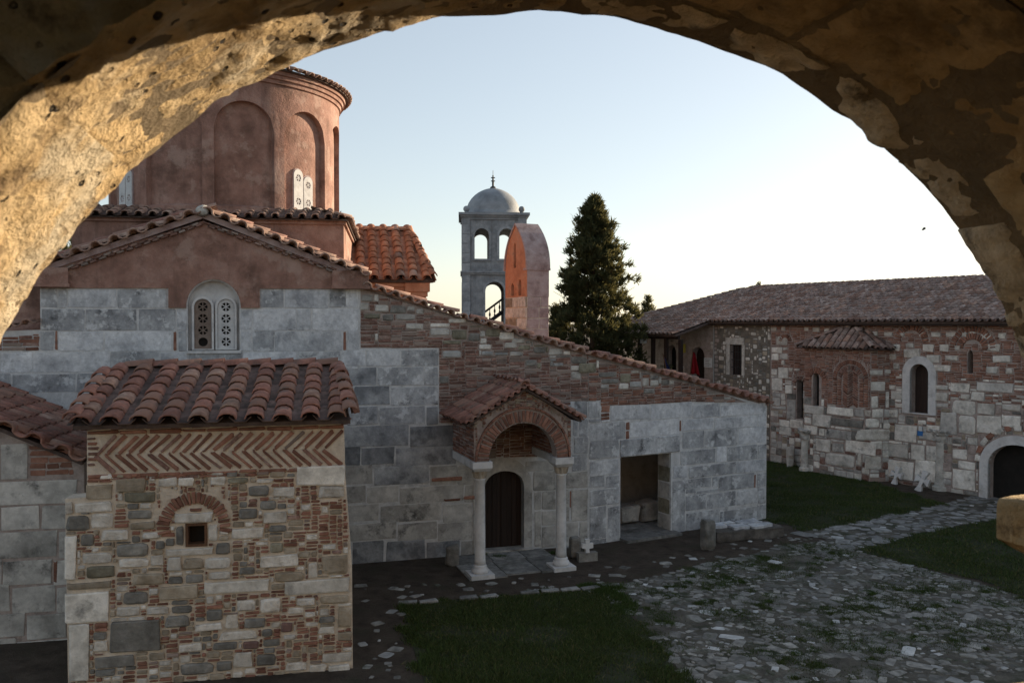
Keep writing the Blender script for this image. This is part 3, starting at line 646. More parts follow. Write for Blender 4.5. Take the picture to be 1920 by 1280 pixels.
roof(church, [gL+back, gL+PA.out*.1, apx+PA.out*.1, apx+back], tile_p, .32, .42, name="gable_tile", thick=.14, stuff=True, bm_=plaster_l)
roof(church, [gR+PA.out*.1, gR+back, apx+back, apx+PA.out*.1], tile_p, .32, .42, name="gable_tile", thick=.14, stuff=True, bm_=plaster_l)
for P_, Q_ in ((gR, apx), (gL, apx)):
    cap_line(church, P_+PA.out*-.12+Vector((0, 0, .06)), Q_+PA.out*-.12+Vector((0, 0, .06)), .17, .42, tile_m, name="rake_tile", lift=.045)
cap_line(church, apx+PA.out*.12, apx+back, .2, .4, tile_p, name="ridge_tile", lift=.02)
bm = bmesh.new(); bmesh.ops.create_icosphere(bm, subdivisions=2, radius=.13); bmesh.ops.translate(bm, verts=bm.verts, vec=apx+PA.out*.15+Vector((0, 0, .0)))
for v in bm.verts: v.co += Vector((1, .3, .6))*noise.noise(v.co*6)*.05
bm_obj("finial", bm, st_l, church, smooth=True)
# dentil brick course under the gable rake
for (a, b) in ((A(95, 512), A(378, 417)), (A(384, 417), A(668, 520))):
    n = 34
    for i in range(n):
        t = (i+.5)/n; u = a[0]+(b[0]-a[0])*t; v = a[1]+(b[1]-a[1])*t; r = math.atan2(b[1]-a[1], b[0]-a[0])
        add(church, "dentil_brick", PA.M(u, v-.01-(.05 if i % 2 else 0), .15, .05, .09, r, .045), variant('block', i % 5, .1, .2), brick_p, .15)
# --- double window in the gable
win = slab(church, "church_window", PA, arch_pts(w0-.04, w1+.04, wz0-.02, wzs, wzt+.05, 16), [], .06, trim, off=-.16)
def wheel_panel(parent, pl, u0, u1, v0, v1, wheels, m, off, thick=.05, broken=None, name="window_panel"):
    c = (u0+u1)/2; a = (u1-u0)/2; r = a*.56; holes = []
    for v in wheels: holes.append([(c+r*math.cos(2*math.pi*i/16), v+r*math.sin(2*math.pi*i/16)) for i in range(16)])
    bm = slab_bm(pl, arch_pts(u0, u1, v0, v1-a, v1, 10), holes, thick, off)
    for i, v in enumerate(wheels):
        if broken is not None and i == broken: continue
        for k in range(3):
            t = math.pi*k/3+math.pi/6; X = pl.e*math.cos(t)+Vector((0, 0, math.sin(t))); Z = -pl.e*math.sin(t)+Vector((0, 0, math.cos(t)))
            hw = r*.11; box_bm(bm, pl.P(c, v, off-.03+k*.002)-X*r*1.02-Z*hw, X*r*2.04, pl.out*.022, Z*hw*2)
    o = bm_obj(name, bm, m, parent)
    bm = bmesh.new(); pbox(bm, pl, u0+.02, u1-.02, v0+.02, v1-.06, off-thick-.004, off-thick-.001+.002); bm_obj("window_glass", bm, dark, parent)  # dark sheet stands in for the unlit depth behind the holes
    return o
for x0, x1, m, br in ((364, 396, panel_b, 3), (408, 439, trim, None)):
    a, b = A(x0, 600)[0], A(x1, 600)[0]
    wheel_panel(win, PA, a, b, A(400, 656)[1], A(400, 561)[1], [A(400, y)[1] for y in (575, 597, 619, 641)], m, -.08, thick=.06, broken=br)
    bm = slab_bm(PA, arch_pts(a-.05, b+.05, A(400, 656)[1], A(400, 575)[1], A(400, 555)[1], 12), [arch_pts(a-.005, b+.005, A(400, 654)[1], A(400, 576)[1], A(400, 560)[1], 12)], .1, -.05)
    bm_obj("window_frame", bm, trim, win)
bm = bmesh.new(); pbox(bm, PA, w0-.02, w1+.02, wz0-.06, wz0, -.16, .05); bm_obj("window_sill", bm, trim, win)
# --- entrance door and its stone surround
a, b = A(884, 960)[0], A(1000, 960)[0]
slab(church, "door_surround", PA, arch_pts(d0-.27, d1+.20, .03, dsp+.02, dz+.32, 18), [arch_pts(d0, d1, .04, dsp, dz, 14, .35)], .3, ashlar_low, off=.035)
door = slab(church, "church_door", PA, arch_pts(d0-.05, d1+.05, .06, dsp, dz+.05, 14, .35), [], .06, wood_d, off=-.22)
bm = bmesh.new(); n = 8
for i in range(n):
    x0 = d0+(d1-d0)*i/n; x1 = d0+(d1-d0)*(i+1)/n; t = min(abs((x0+x1)/2-(d0+d1)/2)/((d1-d0)/2), 1); top = dsp+(dz-dsp)*math.sqrt(1-t*t)*.99
    b2 = bmesh.new(); pbox(b2, PA, x0+.006, x1-.006, .08, top, -.218, -.195-(.012 if i % 2 else 0)); bm_obj("door_plank", b2, wood_d, door)
bm.free()
bm = bmesh.new(); pbox(bm, PA, (d0+d1)/2-.02, (d0+d1)/2+.02, .08, dz-.04, -.2, -.175); bm_obj("door_meeting_rail", bm, wood_d, door)
bm = bmesh.new(); pbox(bm, PA, d0-.15, d1+.2, -.02, .07, -.4, .14); bm_obj("door_step", bm, ashlar_low, church)
# --- lean-to verge along the facade; the roof falls away behind it
Pz = [PA.P(*p) for p in zr]; Qz = [PB.P(*p) for p in zb]
def tilt(p, pl, t): return p+pl.inn*t-Vector((0, 0, .125*t))
for p, q, pl in ((Pz[0], Pz[1], PA), (Pz[1], Pz[2], PA), (Pz[2], Pz[3], PA), (Qz[0], Qz[1], PB), (Qz[1], Qz[2], PB), (Qz[2], Qz[3]+PB.e*.08, PB)):
    bm = bmesh.new(); vs = [p+Vector((0, 0, -.02)), q+Vector((0, 0, -.02)), tilt(q, pl, 5), tilt(p, pl, 5)]; lo = [v-Vector((0, 0, .1)) for v in vs]
    A_ = [bm.verts.new(v) for v in vs]; B_ = [bm.verts.new(v) for v in lo]; bm.faces.new(A_); bm.faces.new(B_[::-1])
    for i in range(4): bm.faces.new((A_[i], A_[(i+1) % 4], B_[(i+1) % 4], B_[i]))
    bm_obj("narthex_roof", bm, tile_p, church)
    verge(church, p+Vector((0, 0, -.04)), q+Vector((0, 0, -.04)), pl.out, .30, .4, tile_m if pl is PB else tile_p, proud=.17, rise=.45)
    cap_line(church, q-pl.out*.1, p-pl.out*.1, .2, .42, tile_m, name="rake_tile", lift=.05)
# lower verge on the far left
a, b = PA.P(*A(-120, 640)), PA.P(*A(76, 603)); verge(church, a, b, PA.out, .28, .4, tile_p, proud=.15)
cap_line(church, a, b, .19, .4, tile_p, name="rake_tile")
bm = bmesh.new(); pbox(bm, PA, A(-200, 600)[0], A(76, 600)[0], A(0, 640)[1], A(0, 520)[1], -1.2, -.6); bm_obj("side_aisle_wall", bm, plaster, church)
# --- body volumes
bm = bmesh.new()
pbox(bm, PA, A(76, 600)[0], A(672, 600)[0], 0, gl[1]+.1, -6.5, -.56)
pbox(bm, PA, A(-240, 600)[0], A(75, 600)[0], 0, A(75, 622)[1], -6.5, -.56)
pbox(bm, PA, A(674, 600)[0], -.2, 0, 4.2, -6.0, -2.2)
bm_obj("nave_body", bm, plaster, church)
# narthex interior seen through the opening
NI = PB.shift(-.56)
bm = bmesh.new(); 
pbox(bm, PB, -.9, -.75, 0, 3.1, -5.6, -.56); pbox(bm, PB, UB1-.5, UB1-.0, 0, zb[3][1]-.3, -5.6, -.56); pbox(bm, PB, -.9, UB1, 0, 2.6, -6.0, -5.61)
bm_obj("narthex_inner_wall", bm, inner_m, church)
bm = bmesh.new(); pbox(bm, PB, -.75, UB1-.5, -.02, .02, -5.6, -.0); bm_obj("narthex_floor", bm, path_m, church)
bm = bmesh.new(); pbox(bm, PB, o0-.02, o1+.1, -.01, .07, -.6, .35); bm_obj("threshold_slab", bm, path_m, church)
bm = bmesh.new(); pbox(bm, PB, o1-1.2, o1+2.4, .02, 1.75, -3.5, -3.1); pbox(bm, PB, o1-1.25, o1+2.4, 1.75, 1.83, -3.55, -3.0); bm_obj("inner_ledge", bm, trim, church)
bm = bmesh.new(); lathe_bm(bm, PB.P(o1+.10, 1.83, -3.2), [(.10, 0), (.20, .03), (.13, .08), (.24, .13), (.10, .17)], 16); bm_obj("carved_bowl", bm, trim, church, smooth=True)
for i, (u, w, h) in enumerate(((-.75, .62, .5), (-.08, .5, .55))):
    add(church, "inner_stone", PB.M(o1+u+.3, .3, w, h, .5, 0, -1.6), variant('block', i, .05, .1), ashlar_low, w)
for i in range(5): add(church, "jamb_stone", PB.M(o1+.003, .25+i*.42, .02, .40, .5, 0, -.53), variant('block', i, .05, .05), st_o if i % 2 else ashlar_low, .42)
# --- drum
FC = Plane((gp(0, 0, 0).x*0-4.15, 21.1), (1, .15))
DC = Vector((-7.86, 23.72, 0)); DR = 3.02; Zd0 = 8.13; Zn0 = 8.34; Zns = 10.52; Znt = 10.93; Zd1 = 11.45
base = None
ct = Vector((-10.4+.0, 20.2, 0)); cr = Vector((-4.15, 21.1, 0)); eb = (cr-ct).normalized(); PS = Plane((ct.x, ct.y), (eb.x, eb.y)); WS = (cr-ct).length
bm = bmesh.new(); pbox(bm, PS, 0, WS, 5.5, Zd0-.1, -6.2, 0); bm_obj("drum_base", bm, plaster, church)
bm = bmesh.new(); pbox(bm, PS, -.06, WS+.06, Zd0-.22, Zd0-.1, -6.2, .07); bm_obj("drum_base_cornice", bm, plaster, church)
t0 = PS.P(-.15, Zd0-.10, .2); t1 = PS.P(WS+.12, Zd0-.10, .2)
roof(church, [t0, t1, PS.P(WS-.3, Zd0+.14, -.6), PS.P(.3, Zd0+.14, -.6)], tile_p, .30, .42, name="eave_tile", thick=.05)
roof(church, [t1, PS.P(WS+.12, Zd0-.10, -6.2), PS.P(WS-.6, Zd0+.14, -6.2), PS.P(WS-.6, Zd0+.14, -.6)], tile_p, .30, .42, name="eave_tile", thick=.05)
bm = bmesh.new(); pbox(bm, PS, .3, WS-.3, Zd0-.2, Zd0+.13, -6.2, -.5); bm_obj("drum_base_top", bm, plaster, church)
bm = bmesh.new(); NN = 11; ph0 = math.atan2(-(DC.y), -DC.x)  # towards the camera
def dp(a, r, z): return DC + Vector((r*math.cos(a), r*math.sin(a), z))
def nich(i): return ph0+R_(7.6)+2*math.pi*i/NN
hw = .0; NW = math.asin(.72/DR); rec = .15
def quad(a, b, c, d): bm.faces.new([bm.verts.new(p) for p in (a, b, c, d)])
for i in range(NN):
    c = nich(i); nx = nich(i+1)
    K = 16; xs = [c-NW+2*NW*k/K for k in range(K+1)]
    ar = lambda a: Zns + (Znt-Zns)*1.7*math.sqrt(max(0, 1-((a-c)/NW)**2)) - .29
    for k in range(K):
        a, b = xs[k], xs[k+1]; ya, yb = ar(a), ar(b)
        quad(dp(a, DR, ya), dp(b, DR, yb), dp(b, DR, Zd1), dp(a, DR, Zd1)); quad(dp(a, DR, Zd0-.1), dp(b, DR, Zd0-.1), dp(b, DR, Zn0), dp(a, DR, Zn0))
        quad(dp(a, DR, ya), dp(b, DR, yb), dp(b, DR-rec, yb), dp(a, DR-rec, ya)); quad(dp(a, DR, Zn0), dp(b, DR, Zn0), dp(b, DR-rec, Zn0+.06), dp(a, DR-rec, Zn0+.06))
        quad(dp(a, DR-rec, Zn0), dp(b, DR-rec, Zn0), dp(b, DR-rec, yb+.02), dp(a, DR-rec, ya+.02))
    for s in (xs[0], xs[-1]): quad(dp(s, DR, Zn0), dp(s, DR-rec, Zn0), dp(s, DR-rec, ar(s)), dp(s, DR, ar(s)))
    a0 = c+NW; a1 = nx-NW
    for k in range(5):
        a, b = a0+(a1-a0)*k/5, a0+(a1-a0)*(k+1)/5; quad(dp(a, DR, Zd0-.1), dp(b, DR, Zd0-.1), dp(b, DR, Zd1), dp(a, DR, Zd1))
bmesh.ops.remove_doubles(bm, verts=bm.verts, dist=.0008)
drum = bm_obj("drum", bm, plaster, church)
bm = bmesh.new(); lathe_bm(bm, DC, [(DR-.02, Zd1-.02), (DR+.05, Zd1), (DR+.06, Zd1+.09), (DR+.11, Zd1+.10), (DR+.12, Zd1+.19), (DR+.17, Zd1+.20), (DR+.18, Zd1+.29), (DR-.3, Zd1+.3)], 96); bm_obj("drum_cornice", bm, plaster, drum)
bm = bmesh.new(); lathe_bm(bm, DC, [(DR+.26, Zd1+.29), (DR+.26, Zd1+.32), (.1, Zd1+1.5)], 64); bm_obj("drum_roof", bm, roof_bed, drum)
n = 84; kc = variant('tile', .16, .5, 5, 1, False, .42); kp = variant('tile', .15, .5, 3, 1, True, .3)
slp = math.atan2(1.2, DR+.1)
for j in range(2):
    for i in range(n*2):
        a = 2*math.pi*i/(n*2); r = DR+.34-j*.42*math.cos(slp); rad = Vector((math.cos(a), math.sin(a), 0)); Y = (-rad*math.cos(slp)+Vector((0, 0, math.sin(slp)))); X = Y.cross(Vector((0, 0, 1))).normalized(); Z = X.cross(Y)
        p = DC+rad*r+Vector((0, 0, Zd1+.31+j*.42*math.sin(slp))); pan = i % 2
        if pan: X = -X; Z = -Z; p.z += .06
        add(drum, "drum_tile", Matrix(((X.x, Y.x, Z.x, p.x), (X.y, Y.y, Z.y, p.y), (X.z, Y.z, Z.z, p.z), (0, 0, 0, 1))), kp if pan else kc, tile_p, .2)
# windows in two of the niches
for i in (1, 2, -2, 4):
    pass
def near_niche(px):
    best = min(range(NN), key=lambda i: abs((proj(dp(nich(i), DR, 9)) or (9e9,))[0]-px) if (dp(nich(i), 1, 0)-DC).dot(-DC) > 0 else 9e9); return nich(best)
for px in (572, 228):
    a = near_niche(px); o_ = dp(a, DR-rec-.06, 0); t = Vector((-math.sin(a), math.cos(a), 0)); pw = Plane((o_.x, o_.y), (t.x, t.y))
    if pw.out.dot(dp(a, 1, 0)-DC) < 0: pw = Plane((o_.x, o_.y), (-t.x, -t.y))
    sh = -.03 if px > 400 else 0
    wn_ = slab(drum, "drum_window", pw, [(-.36+sh, Zn0+.04), (.36+sh, Zn0+.04), (.36+sh, Zn0+.85)]+[(sh+.18+.18*math.cos(k*math.pi/6), Zn0+.85+.16*math.sin(k*math.pi/6)) for k in range(1, 6)]+[(sh, Zn0+.90)]+[(sh-.18+.18*math.cos(k*math.pi/6), Zn0+.95+.18*math.sin(k*math.pi/6)) for k in range(1, 6)]+[(-.36+sh, Zn0+.95)], [], .03, plaster_l, off=.066)
    for u0, u1, zt in ((-.33, -.01, 1.10), (.02, .33, .96)): wheel_panel(drum, pw, u0+sh, u1+sh, Zn0+.06, Zn0+zt, [Zn0+.28, Zn0+zt-.22], trim, .084, thick=.025)
# --- arm roof with orange tiles right of the drum
YT = 25.0
eL = at(640, 521, 24.4); eR = at(812, 524, 24.9); tR = at(768, 433, 27.4); tL = at(640, 434, 27.0); eL.z = eR.z = (eL.z+eR.z)/2; tL.z = tR.z = (tL.z+tR.z)/2
roof(church, [eL, eR, tR, tL], tile_o, .355, .46, name="orange_tile", thick=.12, rise=.44, w=.28, pm=tile_o)
eB = eR+Vector((-1.0, 4.6, 0)); roof(church, [eR, eB, tR+Vector((-.35, .6, 0)), tR], tile_o, .34, .46, name="orange_tile", thick=.12, rise=.44, w=.25)
cap_line(church, eR, tR, .25, .42, tile_o, name="ridge_tile", lift=.07); cap_line(church, tR, tL, .25, .42, tile_o, name="ridge_tile", lift=.03)
ed = (eR-eL).normalized(); PT = Plane(((eR-ed*.22).x, (eR-ed*.22).y+.18), (ed.x, ed.y))
bm = bmesh.new(); pbox(bm, PT, -3.6, 0, 4.6, eR.z+.02, -4, 0); bm_obj("arm_wall", bm, plaster_o_bounce, church)
bm = bmesh.new(); pbox(bm, PT, -.62, .10, eR.z-.36, eR.z-.11, -.5, .12); pbox(bm, PT, -.56, .04, eR.z-.50, eR.z-.362, -.5, .07); pbox(bm, PT, -3.6, .04, eR.z-.22, eR.z-.122, -.5, .05); bm_obj("arm_cornice", bm, plaster_o_bounce, church)
# --- porch
PP = Plane((gp(900, 1080).x, gp(900, 1080).y), (gp(1052, 1065).x-gp(900, 1080).x, gp(1052, 1065).y-gp(900, 1080).y))
DW = (gp(1052, 1065)-gp(900, 1080)).length; zi = PP.hit(904, 861)[1]; zi = 2.52; cu = DW/2; dep = 1.62; hwid = DW/2+.17
ri = DW/2-.16; zt_ = PP.hit(981, 791)[1]; ro = ri+.25; zro = zt_+.29
gz = 3.36; rz = 4.12; gw = hwid+.22
porch = slab(church, "porch", PP, [(cu-hwid, zi), (cu-ri, zi)] + [(cu-ri*math.cos(math.pi*i/20), zi+(zt_-zi)*math.sin(math.pi*i/20)) for i in range(1, 20)] + [(cu+ri, zi), (cu+hwid, zi), (cu+hwid, gz-.0), (cu, rz-.02), (cu-hwid, gz-.0)], [], .28, mortar_b, off=.14)
for sd in (-1, 1):
    ua = cu+sd*hwid; us = (ua-.26, ua) if sd > 0 else (ua, ua+.26)
    bm = bmesh.new(); pbox(bm, PP, us[0], us[1], zi+.01, gz-.05, -dep, -.141); bm_obj("side_wall", bm, mortar_b, porch)
    bm = bmesh.new(); pbox(bm, PP, us[0]-.02, us[1]+.02, zi-.17, zi-.001, -dep, -.12); bm_obj("side_beam", bm, trim, porch)
    pl = Plane((PP.P(ua, 0).x, PP.P(ua, 0).y), ((PP.out if sd < 0 else PP.inn).x*-1*(-1), (PP.out if sd < 0 else PP.inn).y))
    L0, L1 = (-dep, .13) if sd < 0 else (-.13, dep)
    z = zi+.02
    while z < gz-.1:
        u = L0
        while u < L1:
            w = min(random.uniform(.2, .34), L1-u); block(porch, pl, u, u+w, z, z+.072, brick_m if random.random() < .6 else brick_p, name="brick", gap=.008, d=.02); u += w
        z += .078
    pl2 = Plane((PP.P(cu+sd*(hwid-.26), 0).x, PP.P(cu+sd*(hwid-.26), 0).y), ((PP.inn if sd < 0 else PP.out).x, (PP.inn if sd < 0 else PP.out).y)); L0, L1 = (.15, dep) if sd < 0 else (-dep, -.15)
    z = zi+.02
    while z < gz-.3:
        u = L0
        while u < L1:
            w = min(random.uniform(.2, .34), L1-u); block(porch, pl2, u, u+w, z, z+.072, brick_m, name="inner_brick", gap=.008, d=.02); u += w
        z += .078
nb = 33
for i in range(nb):
    t = math.pi*(i+.5)/nb; k = .5*(ri+ro); kz = .5*((zt_-zi)+(zro-zi)); u = cu-k*math.cos(t); v = zi+kz*math.sin(t)
    rt = math.atan2(math.sin(t)*k, -math.cos(t)*kz)
    add(porch, "arch_brick", PP.M(u, v, .245, math.pi*k/nb*.72, .035, math.atan2(math.sin(t), -math.cos(t)), .14), variant('block', i % 5, .05, .2), brick_m if i % 5 else brick_p, .25)
for i in range(26):
    t = math.pi*(i+.5)/26; k = ro+.045; kz = zro-zi+.045; u = cu-k*math.cos(t); v = zi+kz*math.sin(t)
    add(porch, "hood_brick", PP.M(u, v, .05, math.pi*k/26*.98, .06, math.atan2(math.sin(t), -math.cos(t)), .14), variant('block', i % 5, .1, .05), brick_m, .13)
ring = [(cu-(ro+.08)*math.cos(math.pi*i/20), zi+(zro-zi+.08)*math.sin(math.pi*i/20)) for i in range(21)]
Fp = Fill(PP, [[(cu-hwid, zi), (cu+hwid, zi), (cu+hwid, gz+.0), (cu, rz-.02), (cu-hwid, gz+.0)]], cut=[ring], cell=.015)
def pk(u, v): return ('block', random.choice((brick_m, brick_p, brick_p, st_t)), random.uniform(.12, .26), random.uniform(.045, .062), "gable_brick", .03)
PP14 = PP.shift(.14); Fp.pl = PP14; Fp.run(porch, pk, gap=.012, minw=.04)
# back wall of the porch, brick above the door surround
za = A(946, 858)[1]
Fb = Fill(PA, [[(A(880, 860)[0], za), (A(1060, 860)[0], za), (A(1060, 860)[0], 3.2), (A(880, 860)[0], 3.2)]], cut=[arch_pts(d0-.29, d1+.22, 0, dsp+.02, dz+.34, 16)])
Fb.run(church, picker(0, bm_=(brick_p,), bn="inner_brick"), gap=.008)
# porch roof
def PQ(u, v, o): return PP.P(u, v, o)
rF = PQ(cu, rz, .30); rB = PQ(cu, rz, -dep-.05)
roof(porch, [PQ(cu-gw, gz, -dep-.05), PQ(cu-gw, gz, .30), rF, rB], tile_m, .27, .42, name="roof_tile", thick=.07, w=.2)
roof(porch, [PQ(cu+gw, gz, .30), PQ(cu+gw, gz, -dep-.05), rB, rF], tile_m, .27, .42, name="roof_tile", thick=.07, w=.2)
verge(porch, PQ(cu-gw, gz, .2), PQ(cu, rz, .2), PP.out, .17, .34, tile_m, proud=.18); verge(porch, PQ(cu, rz, .2), PQ(cu+gw, gz, .2), PP.out, .17, .34, tile_m, proud=.18)
cap_line(porch, rF, rB, .22, .4, tile_m, name="ridge_tile", lift=.02)
def column(parent, c, ztop, r=.118, rot=0.0, e=PP, cap=True):
    bm = bmesh.new(); z0 = .09
    lathe_bm(bm, Vector((c.x, c.y, 0)), [(r*1.55, z0), (r*1.62, z0+.04), (r*1.5, z0+.09), (r*1.22, z0+.11), (r*1.3, z0+.15), (r*1.12, z0+.18)], 24); bm_obj("column_base", bm, trim, parent, smooth=True)
    bm = bmesh.new(); box_bm(bm, c-e.e*.26-e.out*.26-Vector((0, 0, .03)), e.e*.52, e.out*.52, Vector((0, 0, .12))); bm_obj("column_plinth", bm, trim, parent)
    zc = ztop-.17-.22
    bm = bmesh.new(); lathe_bm(bm, Vector((c.x, c.y, 0)), [(r*1.08, z0+.17), (r*1.0, z0+.3), (r*.97, 1.2), (r*.92, zc-.03), (r*1.02, zc-.02), (r*1.02, zc+.01)], 28); bm_obj("column_shaft", bm, trim, parent, smooth=True)
    bm = bmesh.new(); n = 32; rings = []
    for z, rr, am in ((zc, r*.95, 0), (zc+.03, r*1.1, .10), (zc+.10, r*1.15, .16), (zc+.15, r*1.32, .10), (zc+.17, r*1.38, 0)):
        rings.append([bm.verts.new((c.x+rr*(1+am*math.cos(8*2*math.pi*i/n))*math.cos(2*math.pi*i/n), c.y+rr*(1+am*math.cos(8*2*math.pi*i/n))*math.sin(2*math.pi*i/n), z)) for i in range(n)])
    for a, b in zip(rings, rings[1:]):
        for i in range(n): bm.faces.new((a[i], a[(i+1) % n], b[(i+1) % n], b[i]))
    bm_obj("column_capital", bm, st_t, parent)
    bm = bmesh.new(); q = .19
    lo = [bm.verts.new(c+e.e*x*.16+e.out*y*.16+Vector((0, 0, ztop-.215))) for x, y in ((-1, -1), (1, -1), (1, 1), (-1, 1))]; hi = [bm.verts.new(c+e.e*x*.22+e.out*y*.22+Vector((0, 0, ztop-.14))) for x, y in ((-1, -1), (1, -1), (1, 1), (-1, 1))]; tp = [bm.verts.new(c+e.e*x*.22+e.out*y*.22+Vector((0, 0, ztop-.002))) for x, y in ((-1, -1), (1, -1), (1, 1), (-1, 1))]
    for a, b in ((lo, hi), (hi, tp)):
        for i in range(4): bm.faces.new((a[i], a[(i+1) % 4], b[(i+1) % 4], b[i]))
    bm.faces.new(lo[::-1]); bm.faces.new(tp); bm_obj("impost_block", bm, trim, parent)
for u in (0, DW): column(porch, PP.P(u, 0, 0), zi)
for i, (a, b, c_, d) in enumerate(((-.3, .55, -.9, .25), (.57, 1.35, -.95, .15), (1.37, 2.1, -.9, .2), (-.25, .6, -1.6, -.92), (.62, 1.4, -1.6, -.97), (1.42, 2.05, -1.6, -.92))):
    bm = bmesh.new(); box_bm(bm, PP.P(a, -.02, c_), PP.e*(b-a), PP.out*(d-c_), Vector((0, 0, .05+.006*(i % 3)))); bm_obj("floor_slab", bm, path_m, porch)

# ================================================================== CHAPEL ANNEX (herringbone)
c0 = PC.hit(165, 830)[0]; c1 = PC.hit(645, 830)[0]
chapel = thing("side_chapel", "small chapel of patchy rubble and brick with a herringbone band under its tiled roof", "chapel", PC.P((c0+c1)/2, 0))
K = lambda x, y: PC.hit(x, y)
xL = [(130, 1310), (122, 940), (165, 930), (165, 790)]; xR = [(645, 790), (646, 900), (660, 1060), (661, 1310)]
front = [K(128, 1310), K(122, 935), K(163, 932), K(163, 800), (c1-.0, K(640, 790)[1]), K(648, 900), K(660, 1060), K(662, 1310)]
front = [(u, max(v, -.3)) for u, v in front]
slab(chapel, "front_wall", PC, front, [[K(350, 1020), K(386, 1020), K(386, 982), K(350, 982)]], .4, mortar_t)
bm = bmesh.new(); zc = K(640, 795)[1]; pbox(bm, PC, c0, c1-.02, -.2, zc, -5.0, -.401); bm_obj("chapel_body", bm, mortar_t, chapel)
Z5 = lambda x, y: (120+x/3.048, 860+y/3.048)
fz = [Z5(18, 1290), Z5(5, 700), Z5(5, 235), Z5(130, 232), Z5(130, 100), K(165, 885), K(645, 872), K(660, 1060), K(662, 1310)]
zone = [K(127, 1300), K(124, 940), K(163, 935), K(163, 889), K(646, 878), K(649, 940), K(660, 1060), K(661, 1300)]
FCh = Fill(PC, [[(u, v) for u, v in zone]], cell=.015)
S = dict(w=st_w, g=st_g, o=st_o, t=st_t, r=st_r, l=st_l)
ST = [(130,140,280,235,'t'),(295,110,468,185,'t'),(345,185,528,250,'o'),(540,105,650,160,'w'),(650,105,745,150,'w'),(835,100,925,145,'w'),(930,105,1060,140,'o'),(1100,110,1200,138,'w'),(1325,40,1605,145,'l'),(1450,150,1605,225,'w'),(1195,160,1320,210,'w'),
(1048,150,1180,215,'g'),(1115,235,1215,290,'g'),(1000,280,1110,345,'g'),(1140,300,1275,365,'w'),(965,390,1145,455,'w'),(1170,375,1275,415,'g'),(1175,475,1255,535,'o'),(1120,545,1340,615,'w'),(1000,615,1095,660,'g'),(1200,640,1375,700,'t'),(1395,590,1450,680,'w'),
(1475,545,1625,660,'t'),(1265,680,1635,770,'l'),(805,690,1175,765,'l'),(550,720,765,800,'t'),(385,650,575,720,'t'),(335,755,485,830,'g'),(300,840,440,900,'w'),(10,755,262,935,'l'),(471,840,600,890,'w'),(25,940,145,1260,'l'),(265,925,555,1100,'g'),(175,1120,410,1185,'g'),
(170,985,250,1035,'g'),(170,1040,255,1100,'w'),(575,890,720,960,'g'),(610,835,740,880,'g'),(810,855,910,925,'g'),(985,800,1095,870,'w'),(1120,790,1245,880,'w'),(1330,790,1440,840,'w'),(1455,775,1640,825,'t'),(1560,840,1645,965,'t'),(1455,895,1550,935,'g'),
(1030,905,1155,965,'g'),(1130,968,1195,1012,'g'),(925,890,1000,970,'w'),(885,980,1110,1035,'w'),(750,935,910,975,'w'),(1020,1037,1115,1085,'r'),(1135,1025,1240,1070,'g'),(790,1010,848,1040,'g'),(850,1042,1000,1090,'g'),(655,1050,790,1100,'w'),(970,1105,1080,1190,'w'),
(1097,1110,1210,1180,'g'),(1480,1100,1645,1160,'w'),(1265,1155,1390,1210,'w'),(870,1150,965,1210,'g'),(660,1160,860,1230,'g'),(155,305,285,400,'w'),(10,320,150,412,'g'),(5,243,58,312,'w'),(62,243,283,300,'w'),(10,435,75,690,'l'),(95,425,175,500,'g'),(209,400,372,468,'w'),
(362,290,505,345,'g'),(380,357,520,402,'t'),(445,415,555,455,'w'),(293,480,495,560,'g'),(525,465,578,515,'g'),(125,605,300,680,'o'),(100,530,280,600,'w'),(310,563,490,620,'w'),(495,545,575,605,'w'),(20,697,270,745,'t'),(585,502,855,552,'w'),(680,562,800,630,'t'),
(805,558,955,630,'w'),(590,562,675,640,'w'),(640,302,855,365,'w'),(640,380,690,495,'g'),(825,370,885,470,'w'),(863,475,950,545,'g'),(820,640,960,688,'w'),(690,655,800,710,'g'),(595,668,682,712,'g'),(1240,930,1310,990,'r'),(180,1195,300,1240,'g'),(1375,870,1440,900,'w'),
(1250,1000,1330,1030,'w'),(1455,960,1550,1000,'w'),(1560,985,1645,1030,'t'),(1400,1170,1500,1210,'w'),(1510,1170,1640,1215,'l'),(310,200,340,240,'w'),(480,640,560,648,'w')]
for x0, y0, x1, y1, k in ST:
    a, b = Z5(x0, y0), Z5(x1, y1); big = (x1-x0) > 230 or k == 'l'
    q = pblock(chapel, PC, a[0], b[0], a[1], b[1], S[k], name="rubble_stone", kind='block' if big or (k in 'wt' and random.random() < .5) else 'stone', d=random.uniform(.03, .06), gap=.006, bev=.022); FCh.rect(*q)
a, b = Z5(690, 362), Z5(824, 503); wu0, _ = K(a[0], a[1]); wu1, wv0 = K(b[0], b[1]); wv1 = K(*Z5(757, 362))[1]; wv0 = K(*Z5(757, 503))[1]; FCh.rect(wu0, wu1, wv0, wv1)
